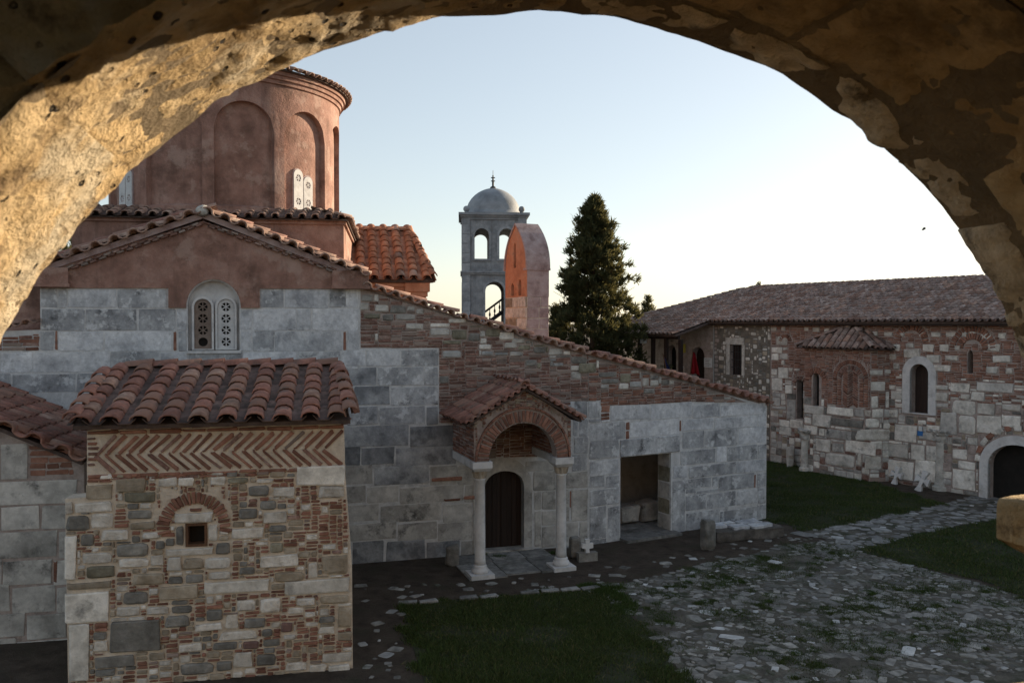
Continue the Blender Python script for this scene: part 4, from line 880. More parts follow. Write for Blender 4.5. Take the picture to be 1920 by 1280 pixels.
# brick arch over the little window
cx_, cy_ = K(*Z5(745, 390)); R1 = K(*Z5(955, 390))[0]-cx_
for i in range(23):
    t = math.pi*(-.04+1.08*i/22); rr = R1*.83
    add(chapel, "arch_brick", PC.M(cx_-rr*math.cos(t), cy_+rr*math.sin(t)*1.02, R1*.34*random.uniform(.85, 1.05), .05, .045, math.atan2(math.sin(t), -math.cos(t))+random.uniform(-.08, .08)), variant('block', i % 5, .1, .2), brick_m, .2)
m_ = (FCh.U-cx_)**2+((FCh.V-cy_)/1.0)**2; FCh.free &= ~((m_ < (R1*1.02)**2) & (m_ > (R1*.64)**2) & (FCh.V > cy_-.03))
def pkc(u, v):
    x, y, _ = proj(PC.P(u, v)); hb = .55+.30*(x > 540 and y < 1040)+.15*(x > 480 and y > 1100)
    if random.random() < hb: return ('stone' if random.random() < .45 else 'block', brick_m if random.random() < .85 else brick_p, random.uniform(.10, .22), random.uniform(.045, .08), "small_brick" if False else "brick", random.uniform(.02, .045))
    return ('stone', random.choice((st_w, st_w, st_t, st_g, st_t)), random.uniform(.12, .26), random.uniform(.07, .14), "rubble_stone", random.uniform(.02, .045))
FCh.run(chapel, pkc, gap=.02, minw=.07)
wf = slab(chapel, "small_window", PC, [(wu0+.01, wv0+.01), (wu1-.01, wv0+.01), (wu1-.01, wv1-.01), (wu0+.01, wv1-.01)], [[(wu0+.05, wv0+.05), (wu1-.05, wv0+.05), (wu1-.05, wv1-.05), (wu0+.05, wv1-.05)]], .22, wood_m, off=.015)
bm = bmesh.new(); pbox(bm, PC, wu0+.03, wu1-.03, wv0+.03, wv1-.03, -.25, -.16); bm_obj("window_pane", bm, dark, wf)
# string courses and herringbone
def course(parent, pl, y, xs0, xs1, hpx, wl=(.25, .5), m=(brick_m,), d=.03, name="brick", gap=.012, drop=0):
    u = pl.hit(xs0, y)[0]; ue = pl.hit(xs1, y)[0]; v = pl.hit((xs0+xs1)/2, y)[1]; h = hpx/FPX*13.2
    while u < ue-.04:
        w = min(random.uniform(*wl), ue-u); w = ue-u if ue-u-w < .08 else w; block(parent, pl, u, u+w, v-h/2, v+h/2, random.choice(m), name=name, gap=gap, d=d); u += w
course(chapel, PC, 885, 163, 646, 8, d=.035); course(chapel, PC, 893.5, 163, 500, 6.5, (.15, .4), (brick_m, brick_p))
course(chapel, PC, 805, 163, 645, 9, d=.05); course(chapel, PC, 796, 150, 655, 9, (.2, .35), d=.11); course(chapel, PC, 789, 145, 660, 6, (.3, .5), (brick_m, st_t), d=.17)
vA = K(400, 812)[1]; vB = K(400, 846)[1]; vC = K(400, 880)[1]; uu = K(200, 840)[0]; n = 0
while uu < c1-.14:
    ln = (vA-vB)/math.sin(R_(44))*.98
    block(chapel, PC, uu-ln/2, uu+ln/2, (vA+vB)/2-.030, (vA+vB)/2+.030, brick_m if n % 6 else brick_p, name="herringbone_brick", rot=R_(43)+random.uniform(-.07, .07), gap=.004, d=.03)
    block(chapel, PC, uu-ln/2-.03, uu+ln/2-.03, (vC+vB)/2-.030, (vC+vB)/2+.030, brick_m if n % 5 else brick_p, name="herringbone_brick", rot=-R_(42)+random.uniform(-.07, .07), gap=.004, d=.03)
    uu += .152; n += 1
for y in (822, 831, 840, 850, 860, 870): course(chapel, PC, y, 163, 188-abs(y-845)*.3, 7, (.12, .2), (brick_m, brick_p))
# roof
ev = K(400, 792)[1]+.04; ov = .26; eLf = PC.P(c0-.14, ev, ov); eRt = PC.P(c1+.10, ev, ov)
D = 2.45; PCr = PC.shift(-D+ov); h0 = PCr.hit(206, 692); h1 = PCr.hit(634, 680); rzc = (h0[1]+h1[1])/2-.04; print('rz', rzc-ev); tLf = PC.P(h0[0], rzc, -D+ov); tRt = PC.P(h1[0], rzc, -D+ov)
roof(chapel, [eLf, eRt, tRt, tLf], tile_m, .385, .46, name="roof_tile", thick=.08, w=.30, rise=.36, expo=.8, jit=.03)
eLb = PC.P(c0-.14, ev, -4.6); eRb = PC.P(c1+.10, ev, -4.6)
roof(chapel, [eLb, eLf, tLf, tLf+PC.inn*.01], tile_m, .36, .46, name="hip_tile", w=.26); roof(chapel, [eRt, eRb, tRt+PC.inn*.01, tRt], tile_m, .36, .46, name="hip_tile", w=.26)
cap_line(chapel, eLf, tLf, .28, .44, tile_m, lift=.07); cap_line(chapel, eRt, tRt, .28, .44, tile_m, lift=.07); cap_line(chapel, tRt, tLf, .26, .46, tile_m, lift=.05)
bm = bmesh.new(); v = [bm.verts.new(p) for p in (tLf, tRt, eRb, eLb)]; bm.faces.new(v); bm_obj("rear_slope", bm, roof_bed, chapel)

# ================================================================== LOW BUILDING ON THE FAR LEFT
PL = Plane((gp(100, 1200).x, gp(100, 1200).y), (1, .2)); Lq = lambda x, y: PL.hit(x, y)
annex = thing("low_side_building", "low grey block building with sloping tiled roof, left of the rubble chapel", "building", PL.P(0, 0))
l0 = Lq(-160, 900)[0]; l1 = Lq(158, 900)[0]; V0 = Lq(-160, 730); V1 = Lq(160, 862)
slab(annex, "block_wall", PL, [(l0, -.1), (l1, -.1), (l1, V1[1]-.05), (l0, V0[1]-.05)], [], .4, mortar_b)
for y0, y1, xs in ((832, 898, [(-60, 0), (0, 52)]), (899, 946, [(-90, -5), (-4, 145)]), (948, 992, [(-60, 0), (2, 76), (78, 158)]), (994, 1046, [(-80, -6), (-4, 108), (110, 158)]), (1048, 1096, [(-60, 4), (6, 98), (100, 158)]), (1098, 1148, [(-60, 20), (22, 104), (106, 158)]), (1150, 1196, [(-60, 48), (50, 126), (128, 158)]), (1198, 1262, [(-60, 30), (32, 158)])):
    for a, b in xs: pblock(annex, PL, a, b, y0, y1, ashlar_low, name="ashlar_block")
for y in (838, 850, 861, 873, 885): 
    a = Lq(56, y)[0]; b = Lq(140, y)[0]; v = Lq(100, y)[1]
    while a < b-.05: w = min(random.uniform(.2, .4), b-a); block(annex, PL, a, a+w, v-.045, v+.045, brick_m, name="brick"); a += w
pblock(annex, PL, 101, 109, 1050, 1094, brick_m, name="brick")
fl = PL.P(*V0); fr = PL.P(*V1)
bk0 = PL.P(V0[0], V0[1]-.05, -2.9); bk1 = PL.P(V1[0], V1[1]-.05, -2.9)
roof(annex, [fr+PL.out*.1, bk1, bk0, fl+PL.out*.1], tile_m, .30, .44, name="roof_tile", w=.24)
verge(annex, fl, fr, PL.out, .44, .42, tile_m, proud=.2)
bm = bmesh.new(); pbox(bm, PL, l0, l1-.1, 0, V1[1]-.3, -3.0, -.41); bm_obj("building_body", bm, mortar_b, annex)
# ================================================================== POINTED BELFRY
bc = at(988, 560, 26.0); eF = Vector((.911, .412, 0)); oF = Vector((.412, -.911, 0))
BF = Plane((bc.x, bc.y), (eF.x, eF.y)); BL = Plane((bc.x, bc.y), (oF.x, oF.y))
belfry = thing("belfry_gable", "pointed orange and pink plastered belfry wall in front of the domed bell tower", "belfry", BF.P(0, 3.4))
WB = 1.62; TB = .78; ze = at(988, 503, 26).z; zt = at(965, 421, 26.7).z; zst = at(988, 556, 26).z
def ogive(k, n=9):
    o = []
    for i in range(n+1):
        t = i/n; o.append((-WB/2+ (WB/2+k)*(1-t**2.3), ze+(zt+k-ze)*t))
    return o
og = ogive(0); prof = [(-WB, zst), (0, zst)] + og + [(-WB-u, v) for u, v in reversed(og[:-1])]
holes = [arch_pts(-.98, -.80, at(980, 502, 26.7).z, at(975, 470, 26.8).z, at(975, 455, 26.8).z, 8), arch_pts(-.62, -.40, zst+.05, zst+.38, zst+.55, 8), arch_pts(-1.18, -.96, zst+.05, zst+.3, zst+.45, 8)]
slab(belfry, "gable_wall", BL, prof, holes, TB-.04, plaster_o_bounce)  # bounce light coloured in here; the right face stays pale lilac
slab(belfry, "niche_back", BL, [(-WB+.1, zst), (-.1, zst), (-.1, ze), (-WB/2, ze+.6), (-WB+.1, ze)], [], TB-.3, plaster_o_bounce, off=-.14)
slab(belfry, "lower_wall", BL, [(-WB+.02, 3.0), (-.0, 3.0), (-.0, zst-.002), (-WB+.02, zst-.002)], [], TB-.04, mortar_t, off=.0)
z = 3.0; r0 = .33
while z < zst-.1:
    u = -WB+.02
    while u < -.05:
        w = min(random.uniform(.35, .6), -u); block(belfry, BL, u, u+w, z, min(z+r0, zst), st_t if random.random() < .5 else st_w, name="stone_block", gap=.012, d=.02); u += w
    u = 0
    while u < TB-.06:
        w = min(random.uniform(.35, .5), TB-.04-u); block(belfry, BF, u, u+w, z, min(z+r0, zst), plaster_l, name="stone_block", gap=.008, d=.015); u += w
    z += r0
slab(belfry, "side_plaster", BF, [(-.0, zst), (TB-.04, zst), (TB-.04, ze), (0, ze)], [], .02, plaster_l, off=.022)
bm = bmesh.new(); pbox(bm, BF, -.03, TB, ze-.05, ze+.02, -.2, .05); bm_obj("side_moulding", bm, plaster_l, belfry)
o2 = ogive(.05); outer = o2+[(-WB-u, v) for u, v in reversed(o2[:-1])]; o3 = ogive(-.01); inner = (o3+[(-WB-u, v) for u, v in reversed(o3[:-1])])[::-1]
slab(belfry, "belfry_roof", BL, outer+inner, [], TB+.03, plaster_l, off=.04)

# ================================================================== BELL TOWER
def zt_at(y): return at(925, y, 40).z
TW = Plane((at(868, 500, 40).x, 40.0), (1, .06)); Wt = 2.93
tower = thing("bell_tower", "grey domed bell tower with arched openings and a small cross, standing behind the church", "bell tower", TW.P(Wt/2, 0, -Wt/2))
X = lambda px: TW.hit(px, 500)[0]
zb_ = -.2; zc1 = zt_at(511); zc2 = zt_at(405)
ops = [arch_pts(X(890), X(917), zt_at(485), zt_at(441), zt_at(428), 12), arch_pts(Wt-X(917), Wt-X(890), zt_at(485), zt_at(441), zt_at(428), 12), arch_pts(X(910), X(945), 4.2, zt_at(547), zt_at(528), 12)]
TWs = [TW, Plane((TW.P(Wt, 0).x, TW.P(Wt, 0).y), (TW.inn.x, TW.inn.y)), Plane((TW.P(Wt, 0, -Wt).x, TW.P(Wt, 0, -Wt).y), (-TW.e.x, -TW.e.y)), Plane((TW.P(0, 0, -Wt).x, TW.P(0, 0, -Wt).y), (TW.out.x, TW.out.y))]
low = arch_pts(X(910), X(945), 4.2, zt_at(547), zt_at(528), 12); lowm = [(Wt-u, v) for u, v in low][::-1]
for k, pl in enumerate(TWs):
    hs = ops[:2]+([low] if k == 0 else ([lowm] if k == 2 else []))
    e0 = 0 if k % 2 == 0 else .36
    slab(tower, "tower_wall", pl, [(e0, zb_), (Wt-e0, zb_), (Wt-e0, zc2), (e0, zc2)], hs, .36, tower_m)
    bm = bmesh.new()
    for a, b in ((-.04, .34), (Wt-.34, Wt+.04)): pbox(bm, pl, a, b, zb_, zc1-.1, .001, .05); pbox(bm, pl, a, b, zc1+.08, zc2-.02, .001, .045)
    bm_obj("pilaster", bm, tower_m, tower)
    for h in hs:
        us = [p[0] for p in h]; u0, u1 = min(us), max(us); v0 = min(p[1] for p in h); vt = max(p[1] for p in h); vs = vt-(u1-u0)/2
        o_ = arch_pts(u0-.11, u1+.11, v0-.1, vs, vt+.11, 14)
        slab(tower, "window_surround", pl, o_, [arch_pts(u0, u1, v0+.0, vs, vt, 14)], .06, tower_m, off=.055)
    z = .2
    while z < zc2-.3:       # faint courses of big blocks on the corner piers
        for a, b in ((-.04, .34), (Wt-.34, Wt+.04)):
            if not (zc1-.5 < z < zc1): block(tower, pl, a, b, z, z+.44, tower_m, name="pier_block", gap=.008, d=.02, off=.045)
        z += .45
bm = bmesh.new()
cc = TW.P(Wt/2, 0, -Wt/2)
def ringbox(h, z0, z1): box_bm(bm, cc-TW.e*h-TW.inn*h*-1*-1+Vector((0, 0, z0)), TW.e*2*h, TW.inn*2*h, Vector((0, 0, z1-z0)))
ringbox(Wt/2+.07, zc1-.10, zc1-.02); ringbox(Wt/2+.12, zc1-.019, zc1+.07); bm_obj("string_course", bm, tower_m, tower)
bm = bmesh.new(); ringbox(Wt/2+.05, zc2-.16, zc2-.05); ringbox(Wt/2+.12, zc2-.049, zc2+.04); ringbox(Wt/2+.20, zc2+.041, zc2+.16); bm_obj("tower_cornice", bm, dome_m, tower)
zd = zc2+.16; bm = bmesh.new(); Rd = 1.32; zap = zt_at(343)
pf = [(Rd, zd-.02), (Rd+.02, zd+.1)]+[(Rd*math.cos(t)**.92, zd+.1+(zap-zd-.1)*(math.sin(t)*.93+.07*(t/(math.pi/2))**3)) for t in [math.pi/2*i/14 for i in range(14)]]+[(.09, zap)]
lathe_bm(bm, cc, pf, 40); bm_obj("dome", bm, dome_m, tower, smooth=True)
for sx in (-1, 1):
    for sy in (-1, 1):
        bm = bmesh.new(); bmesh.ops.create_uvsphere(bm, u_segments=14, v_segments=10, radius=.15); bmesh.ops.translate(bm, verts=bm.verts, vec=cc+TW.e*sx*1.30+TW.inn*sy*1.30+Vector((0, 0, zd+.19))); lathe_bm(bm, cc+TW.e*sx*1.30+TW.inn*sy*1.30, [(.12, zd), (.07, zd+.07)], 10)
        bm_obj("corner_ball", bm, dome_m, tower, smooth=True)
bm = bmesh.new(); lathe_bm(bm, cc, [(.16, zap-.03), (.13, zap+.05), (.05, zap+.1), (.05, zap+.3), (.03, zap+.62)], 10)
for q in ((0, .5), (0, .34)): tube_bm(bm, cc+TW.e*-.10+Vector((0, 0, zap+q[1])), cc+TW.e*.10+Vector((0, 0, zap+q[1])), .025)
tube_bm(bm, cc+Vector((0, 0, zap+.6)), cc+Vector((0, 0, zap+.85)), .012); bm_obj("cross", bm, iron, tower)
# stair rail behind the lower arch
bm = bmesh.new(); p = TW.P(X(905), zt_at(588), -.55); q = TW.P(X(952), zt_at(553), -.75); tube_bm(bm, p, q, .05)
p2 = p-Vector((0, 0, .62)); q2 = q-Vector((0, 0, .62)); tube_bm(bm, p2, q2, .09)
for i in range(5):
    t = (i+.5)/5; a = p+(q-p)*t; lathe_bm(bm, Vector((a.x, a.y, 0)), [(.02, a.z-.6), (.045, a.z-.5), (.02, a.z-.42), (.05, a.z-.32), (.045, a.z-.25), (.02, a.z-.18), (.02, a.z)], 8)
bm_obj("stair_rail", bm, iron, tower)
bm = bmesh.new(); pbox(bm, TW, .36, Wt-.36, 3.2, 3.35, -Wt+.36, -.36); bm_obj("tower_floor", bm, dark, tower)

# ================================================================== REFECTORY (right)
Rh = lambda x, y: PR.hit(x, y)
uL = Rh(1186, 640)[0]; uSe = Rh(1340, 640)[0]; uPil = Rh(1446, 700)[0]; uR = 16.0
ZE = Rh(1600, 601)[1]; ref = thing("refectory", "long refectory of white stones and red brick under a low tiled roof", "building", PR.P(uPil, 0))
doorA = arch_pts(Rh(1707, 700)[0], Rh(1742, 700)[0], Rh(1725, 775)[1], Rh(1725, 700)[1], Rh(1725, 682)[1], 14)
aw0 = Rh(1853, 900)[0]; aw1 = aw0+1.75; doorB = arch_pts(aw0, aw1, .02, Rh(1890, 875)[1], Rh(1890, 832)[1], 16)
win1 = [Rh(1369, 702), Rh(1391, 702), Rh(1391, 646), Rh(1369, 646)]; win1 = [(win1[0][0], win1[0][1]), (win1[1][0], win1[0][1]), (win1[1][0], win1[2][1]), (win1[0][0], win1[2][1])]
slot = arch_pts(Rh(1494, 740)[0], Rh(1506, 740)[0], Rh(1500, 785)[1], Rh(1500, 722)[1], Rh(1500, 708)[1], 10)
pd1 = arch_pts(Rh(1251, 690)[0], Rh(1268, 690)[0], 2.6, 4.15, 4.5, 10); pd2 = arch_pts(Rh(1297, 690)[0], Rh(1321, 690)[0], 2.4, 4.05, 4.45, 10)
wR = arch_pts(Rh(1819, 700)[0]-.09, Rh(1819, 700)[0]+.09, Rh(1820, 700)[1], Rh(1820, 668)[1], Rh(1820, 656)[1], 8)
slab(ref, "front_wall", PR, [(uL, -.1), (uR, -.1), (uR, ZE), (uL, ZE)], [doorA, doorB, win1, slot, pd1, pd2, wR], .5, mortar_b)
bm = bmesh.new(); pbox(bm, PR, uL, uR-.01, 0, ZE, -9.0, -8.6); pbox(bm, PR, uL, uL+.4, 0, ZE, -8.59, -.51); pbox(bm, PR, uL+.41, uR, 2.3, 2.4, -8.5, -.52); bm_obj("building_body", bm, mortar_b, ref)
ER = .42; zR = 7.12
E0 = PR.P(uL-.3, ZE-.02, ER); E1 = PR.P(uR, ZE-.02, ER); Rg1 = PR.P(uR, zR, -4.5); Rg0 = PR.P(uL+3.2, zR, -4.5); Eb0 = PR.P(uL-.3, ZE, -9.4); Eb1 = PR.P(uR, ZE, -9.4)
roof(ref, [E0, E1, Rg1, Rg0], tile_g, .235, .40, name="roof_tile", thick=.1, w=.17, jit=.05, seg=3, expo=.8, pm=tile_g)
roof(ref, [Eb0, E0, Rg0, Rg0+PR.e*.01], tile_g, .235, .40, name="roof_tile", w=.17, jit=.05, seg=3, stuff=True, pm=tile_g)
bm = bmesh.new(); v = [bm.verts.new(q) for q in (Rg0, Rg1, Eb1, Eb0)]; bm.faces.new(v); bm_obj("rear_slope", bm, roof_bed, ref)
cap_line(ref, Rg1, Rg0, .24, .40, tile_g, lift=.03); cap_line(ref, E0, Rg0, .22, .4, tile_g, lift=.05)
bm = bmesh.new(); pbox(bm, PR, uL, uR, ZE-.17, ZE-.09, -.05, .34); bm_obj("eave_board", bm, wood_d, ref)
# portico roof and posts
pz0 = ZE-.04; pz1 = 5.02; pe = 2.35
PE0 = PR.P(uL-.9, pz1, pe); PE1 = PR.P(uSe+.05, pz1, pe)
roof(ref, [PE0, PE1, PR.P(uSe+.05, pz0+.06, .2), PR.P(uL-.9, pz0+.06, .2)], tile_g, .235, .40, name="portico_tile", w=.17, jit=.05, seg=3, pm=tile_g, thick=.1)
bm = bmesh.new(); pbox(bm, PR, uL-.85, uSe, pz1-.2, pz1-.05, pe-.34, pe-.2); bm_obj("portico_beam", bm, wood_d, ref)
for px in (1200, 1225, 1249, 1277):
    best = None
    for k in range(-60, 120):
        u = uL+k*.05; q = proj(PR.P(u, 4, pe-.27))
        if best is None or abs(q[0]-px) < best[0]: best = (abs(q[0]-px), u)
    bm = bmesh.new(); pbox(bm, PR, best[1]-.07, best[1]+.07, 0, pz1-.2, pe-.34, pe-.2); bm_obj("portico_post", bm, wood_d, ref)
# doors and windows
for nm, h, m in (("upper_door", doorA, wood_m), ("gate_leaf", doorB, dark), ("portico_door", pd1, dark), ("portico_door", pd2, wood_d), ("slit_window", slot, dark), ("slit_window", wR, dark)):
    slab(ref, nm, PR, h, [], .04, wood_d if nm in ("upper_door",) else m, off=-.30)
wn1 = slab(ref, "barred_window", PR, win1, [], .05, wood_d, off=-.2)
bm = bmesh.new()
for i in range(1, 5): u = win1[0][0]+(win1[1][0]-win1[0][0])*i/5; tube_bm(bm, PR.P(u, win1[0][1], -.05), PR.P(u, win1[2][1], -.05), .015)
for i in range(1, 4): v = win1[0][1]+(win1[2][1]-win1[0][1])*i/4; tube_bm(bm, PR.P(win1[0][0], v, -.06), PR.P(win1[1][0], v, -.06), .012)
bm_obj("window_bars", bm, iron, wn1)
a0, a1, v0, vv, vs, vt = doorA[0][0], doorA[1][0], doorA[0][1], 0, doorA[2][1], max(p[1] for p in doorA)
slab(ref, "door_surround", PR, arch_pts(a0-.26, a1+.26, v0-.02, vs, vt+.26, 14), [arch_pts(a0, a1, v0+.01, vs, vt, 14)], .14, trim, off=.05)
slab(ref, "gate_surround", PR, arch_pts(aw0-.26, aw1+.26, 0, doorB[2][1], max(p[1] for p in doorB)+.28, 18), [arch_pts(aw0, aw1, .01, doorB[2][1], max(p[1] for p in doorB), 18)], .16, trim, off=.05)
bm = bmesh.new(); pbox(bm, PR, win1[0][0]-.22, win1[1][0]+.12, win1[2][1], win1[2][1]+.28, .0, .05); pbox(bm, PR, win1[0][0]-.2, win1[0][0]-.01, win1[0][1], win1[2][1]-.01, .0, .03); pbox(bm, PR, win1[1][0]+.01, win1[1][0]+.15, win1[0][1], win1[2][1]-.01, 0, .03); bm_obj("window_lintel", bm, st_w, ref)
# projecting bay with its own small roof
bu0 = Rh(1512, 800)[0]; bu1 = Rh(1655, 800)[0]; OB = .62; BZ = Rh(1590, 652)[1]-.1
bayp = PR.shift(OB); tu0 = bayp.hit(1508, 760)[0]; tu1 = bayp.hit(1632, 700)[0]; BZ = bayp.hit(1580, 652)[1]
bay = slab(ref, "projecting_bay", bayp, [(tu0, -.1), (tu1, -.1), (tu1, BZ-.02), (tu0, BZ-.02)], [arch_pts(bayp.hit(1529, 700)[0]-.11, bayp.hit(1529, 700)[0]+.16, bayp.hit(1530, 761)[1], bayp.hit(1530, 710)[1], bayp.hit(1530, 697)[1], 10)], OB-.001, mortar_b)
slab(bay, "slit_window", bayp, [(bayp.hit(1522, 700)[0], bayp.hit(1530, 765)[1]), (bayp.hit(1542, 700)[0], bayp.hit(1530, 765)[1]), (bayp.hit(1542, 700)[0], bayp.hit(1530, 690)[1]), (bayp.hit(1522, 700)[0], bayp.hit(1530, 690)[1])], [], .03, dark, off=-.25)
ca = bayp.P(tu0-.22, BZ, .22); cb = bayp.P(tu1+.22, BZ, .22); tp = PR.P((tu0+tu1)/2+.25, BZ+.78, .02)
wl = PR.P(tu0-.35, BZ, .02); wr_ = PR.P(Rh(1670, 700)[0]+.2, BZ, .02)
roof(bay, [ca, cb, tp+PR.e*.12, tp-PR.e*.12], tile_g, .26, .4, name="bay_tile", w=.2, thick=.06, seg=4); roof(bay, [wl, ca, tp-PR.e*.12, tp-PR.e*.13], tile_g, .26, .4, name="bay_tile", w=.2, thick=.06, seg=4); roof(bay, [cb, wr_, tp+PR.e*.13, tp+PR.e*.12], tile_g, .26, .4, name="bay_tile", w=.2, thick=.06, seg=4)
cap_line(bay, ca, tp, .2, .4, tile_g); cap_line(bay, cb, tp, .2, .4, tile_g)
# masonry of the right wall
Z4 = lambda x, y: (1440+x/3.556, 580+y/3.556)
WST = [(20,62,115,145),(90,118,115,145),(240,272,115,145),(298,345,118,148),(375,412,125,150),(680,735,145,180),(778,835,148,182),(875,912,148,182),(1010,1048,146,184),(1085,1155,150,185),(1190,1258,148,188),(1292,1335,145,185),(1340,1392,148,168),(1418,1490,158,200),(1538,1590,152,200),
(828,882,232,275),(1030,1108,232,278),(1143,1208,232,278),(1247,1288,236,276),(1460,1550,230,275),(922,975,225,258),(908,1020,262,322),(785,855,295,335),(1183,1270,305,345),(1497,1625,305,352),(835,878,357,402),(1460,1538,378,430),(1585,1640,390,430),
(55,130,178,240),(25,98,250,288),(102,132,250,272),(25,72,292,340),(78,135,292,335),(90,116,340,372),(0,22,165,205),(25,65,395,440),(70,140,385,460),(142,168,385,418),(25,100,455,540),(175,215,392,412),(115,168,500,560),(30,85,585,640),(88,120,600,640),(28,122,643,667),(75,145,735,780),(75,160,785,840),(145,240,738,795),(125,186,600,730),
(678,765,400,440),(775,830,398,430),(680,780,480,540),(685,735,575,655),(780,810,545,655),(1060,1150,300,360),(1090,1220,370,410),(1110,1205,500,540),(1110,1205,548,615),(1110,1205,620,655),(820,910,540,600),(780,852,500,535),(850,910,620,658),
(1220,1350,488,555),(1395,1640,485,555),(1283,1350,565,595),(1355,1450,552,612),(1220,1390,602,705),(1395,1515,625,698),(1560,1690,630,680),(240,375,640,695),(395,575,655,710),(577,645,668,718),(650,690,668,715),(690,770,660,720),(805,870,665,720),
(243,292,715,765),(295,420,700,780),(425,640,725,785),(645,745,722,790),(762,870,725,755),(765,845,762,800),(848,998,766,885),(1060,1150,768,820),(1150,1265,690,835),(1268,1388,705,835),(1390,1560,705,830),(1562,1690,700,790),(240,333,768,835),(343,383,795,845),(392,562,798,868),(572,838,794,875),(1010,1165,832,878),
(320,420,860,950),(430,510,888,950),(515,722,878,958),(760,938,893,985),(955,1052,900,1003),(1055,1165,908,1010),(380,590,960,1050),(595,630,965,1045),(640,758,972,1070),(760,975,1000,1130),(980,1140,1010,1150),(1230,1390,1065,1200),(1268,1390,1008,1072),(1330,1400,850,905),(1230,1330,930,1000),(1000,1060,735,765)]
FRr = Fill(PR, [[(uPil, 0), (4.0, 0), (4.0, ZE-.1), (uPil, ZE-.1)]], cut=[arch_pts(a0-.3, a1+.3, v0-.1, vs, vt+.3, 12), arch_pts(aw0-.3, aw1+.3, -.1, doorB[2][1], max(p[1] for p in doorB)+.32, 12), [(p[0], p[1]) for p in slot], [(p[0], p[1]) for p in wR], [(tu0+.05, -.1), (Rh(1668, 760)[0]-.02, -.1), (Rh(1668, 760)[0]-.02, BZ+.2), (tu0+.05, BZ+.2)]], cell=.025)
FBy = Fill(bayp, [[(tu0, 0), (tu1, 0), (tu1, BZ-.05), (tu0, BZ-.05)]], cut=[arch_pts(bayp.hit(1522, 700)[0], bayp.hit(1541, 700)[0], bayp.hit(1530, 764)[1], bayp.hit(1530, 710)[1], bayp.hit(1530, 694)[1], 10)], cell=.025)
def brick_arch(parent, pl, cx, cy, r0, r1, n, m, name="arch_brick", d=.05, a0=0.0, a1=math.pi):
    for i in range(n):
        t = a0+(a1-a0)*(i+.5)/n; rr = (r0+r1)/2
        add(parent, name, pl.M(cx-rr*math.cos(t), cy+rr*math.sin(t), (r1-r0)*.95, rr*(a1-a0)/n*.7, d, math.atan2(math.sin(t), -math.cos(t))), variant('block', i % 5, .05, .2), m, r1-r0)
_c0 = bayp.P(tu1, 0); _c1 = PR.P(Rh(1668, 760)[0], 0); PCa = Plane((_c0.x, _c0.y), (_c1.x-_c0.x, _c1.y-_c0.y)); wc = (_c1-_c0).length
cant = slab(ref, "bay_side", PCa, [(0.01, -.1), (wc, -.1), (wc, BZ-.02), (0.01, BZ-.02)], [], .03, mortar_b)
FCa = Fill(PCa, [[(.02, 0), (wc, 0), (wc, BZ-.05), (.02, BZ-.05)]], cell=.025)
# blind arch filled with herringbone brick
hx0, hx1 = bayp.hit(1562, 720)[0], bayp.hit(1629, 720)[0]; hc = (hx0+hx1)/2; hr = (hx1-hx0)/2; hy0 = bayp.hit(1595, 762)[1]; hys = bayp.hit(1595, 712)[1]
FBy.free &= ~inpoly(FBy.U, FBy.V, arch_pts(hx0-.02, hx1+.02, hy0, hys, hys+hr+.02, 14))
brick_arch(bay, bayp, hc, hys, hr*.78, hr, 26, brick_m)
brick_arch(bay, bayp, hc, hys, hr*.50, hr*.74, 18, brick_p)
v = hy0+.03; j = 0
while v < hys+hr*.5:
    half = hr*.42
    if v < hys:
        for s in (-1, 1): 
            for q in (0, 1): block(bay, bayp, hc+s*hr*(.62+.25*q)-hr*.12, hc+s*hr*(.62+.25*q)+hr*.12, v, v+.07, brick_m, name="brick", gap=.008, d=.04)
    for k in range(3):
        s = 1 if k % 2 else -1; x = hc+(k-1)*hr*.28
        if abs(x-hc) < math.sqrt(max(0, .25*hr*hr-max(0, v-hys)**2))+.02: block(bay, bayp, x-.12, x+.12, v, v+.05, brick_p if k == 1 else brick_m, name="brick", gap=.004, d=.045, rot=s*.6)
    v += .085
brick_arch(bay, bayp, bayp.hit(1531, 712)[0], bayp.hit(1530, 712)[1], .24, .46, 13, brick_m)
for x0, x1, y0, y1 in WST:
    a, b = Z4(x0, y0), Z4(x1, y1); xm = (a[0]+b[0])/2
    onb = 1507 < xm < 1632 and (a[1]+b[1])/2 > 656
    pl, F_, par = (bayp, FBy, bay) if onb else (PR, FRr, ref)
    if 1632 <= xm < 1668 and (a[1]+b[1])/2 > 656: pl, F_, par = PCa, FCa, cant
    m = random.choice((st_l, st_l, st_w, st_l, ashlar_low)) if y0 > 480 else random.choice((st_w, st_l))
    if (x0, y0) in ((125, 600), (1150, 690), (425, 725)): m = st_g if x0 == 425 else ashlar_low
    q = pblock(par, pl, a[0], b[0], a[1], b[1], m, name="white_block", d=random.uniform(.03, .055), gap=.016, bev=.03, kind='block' if random.random() < .8 else 'stone'); F_.rect(*q)
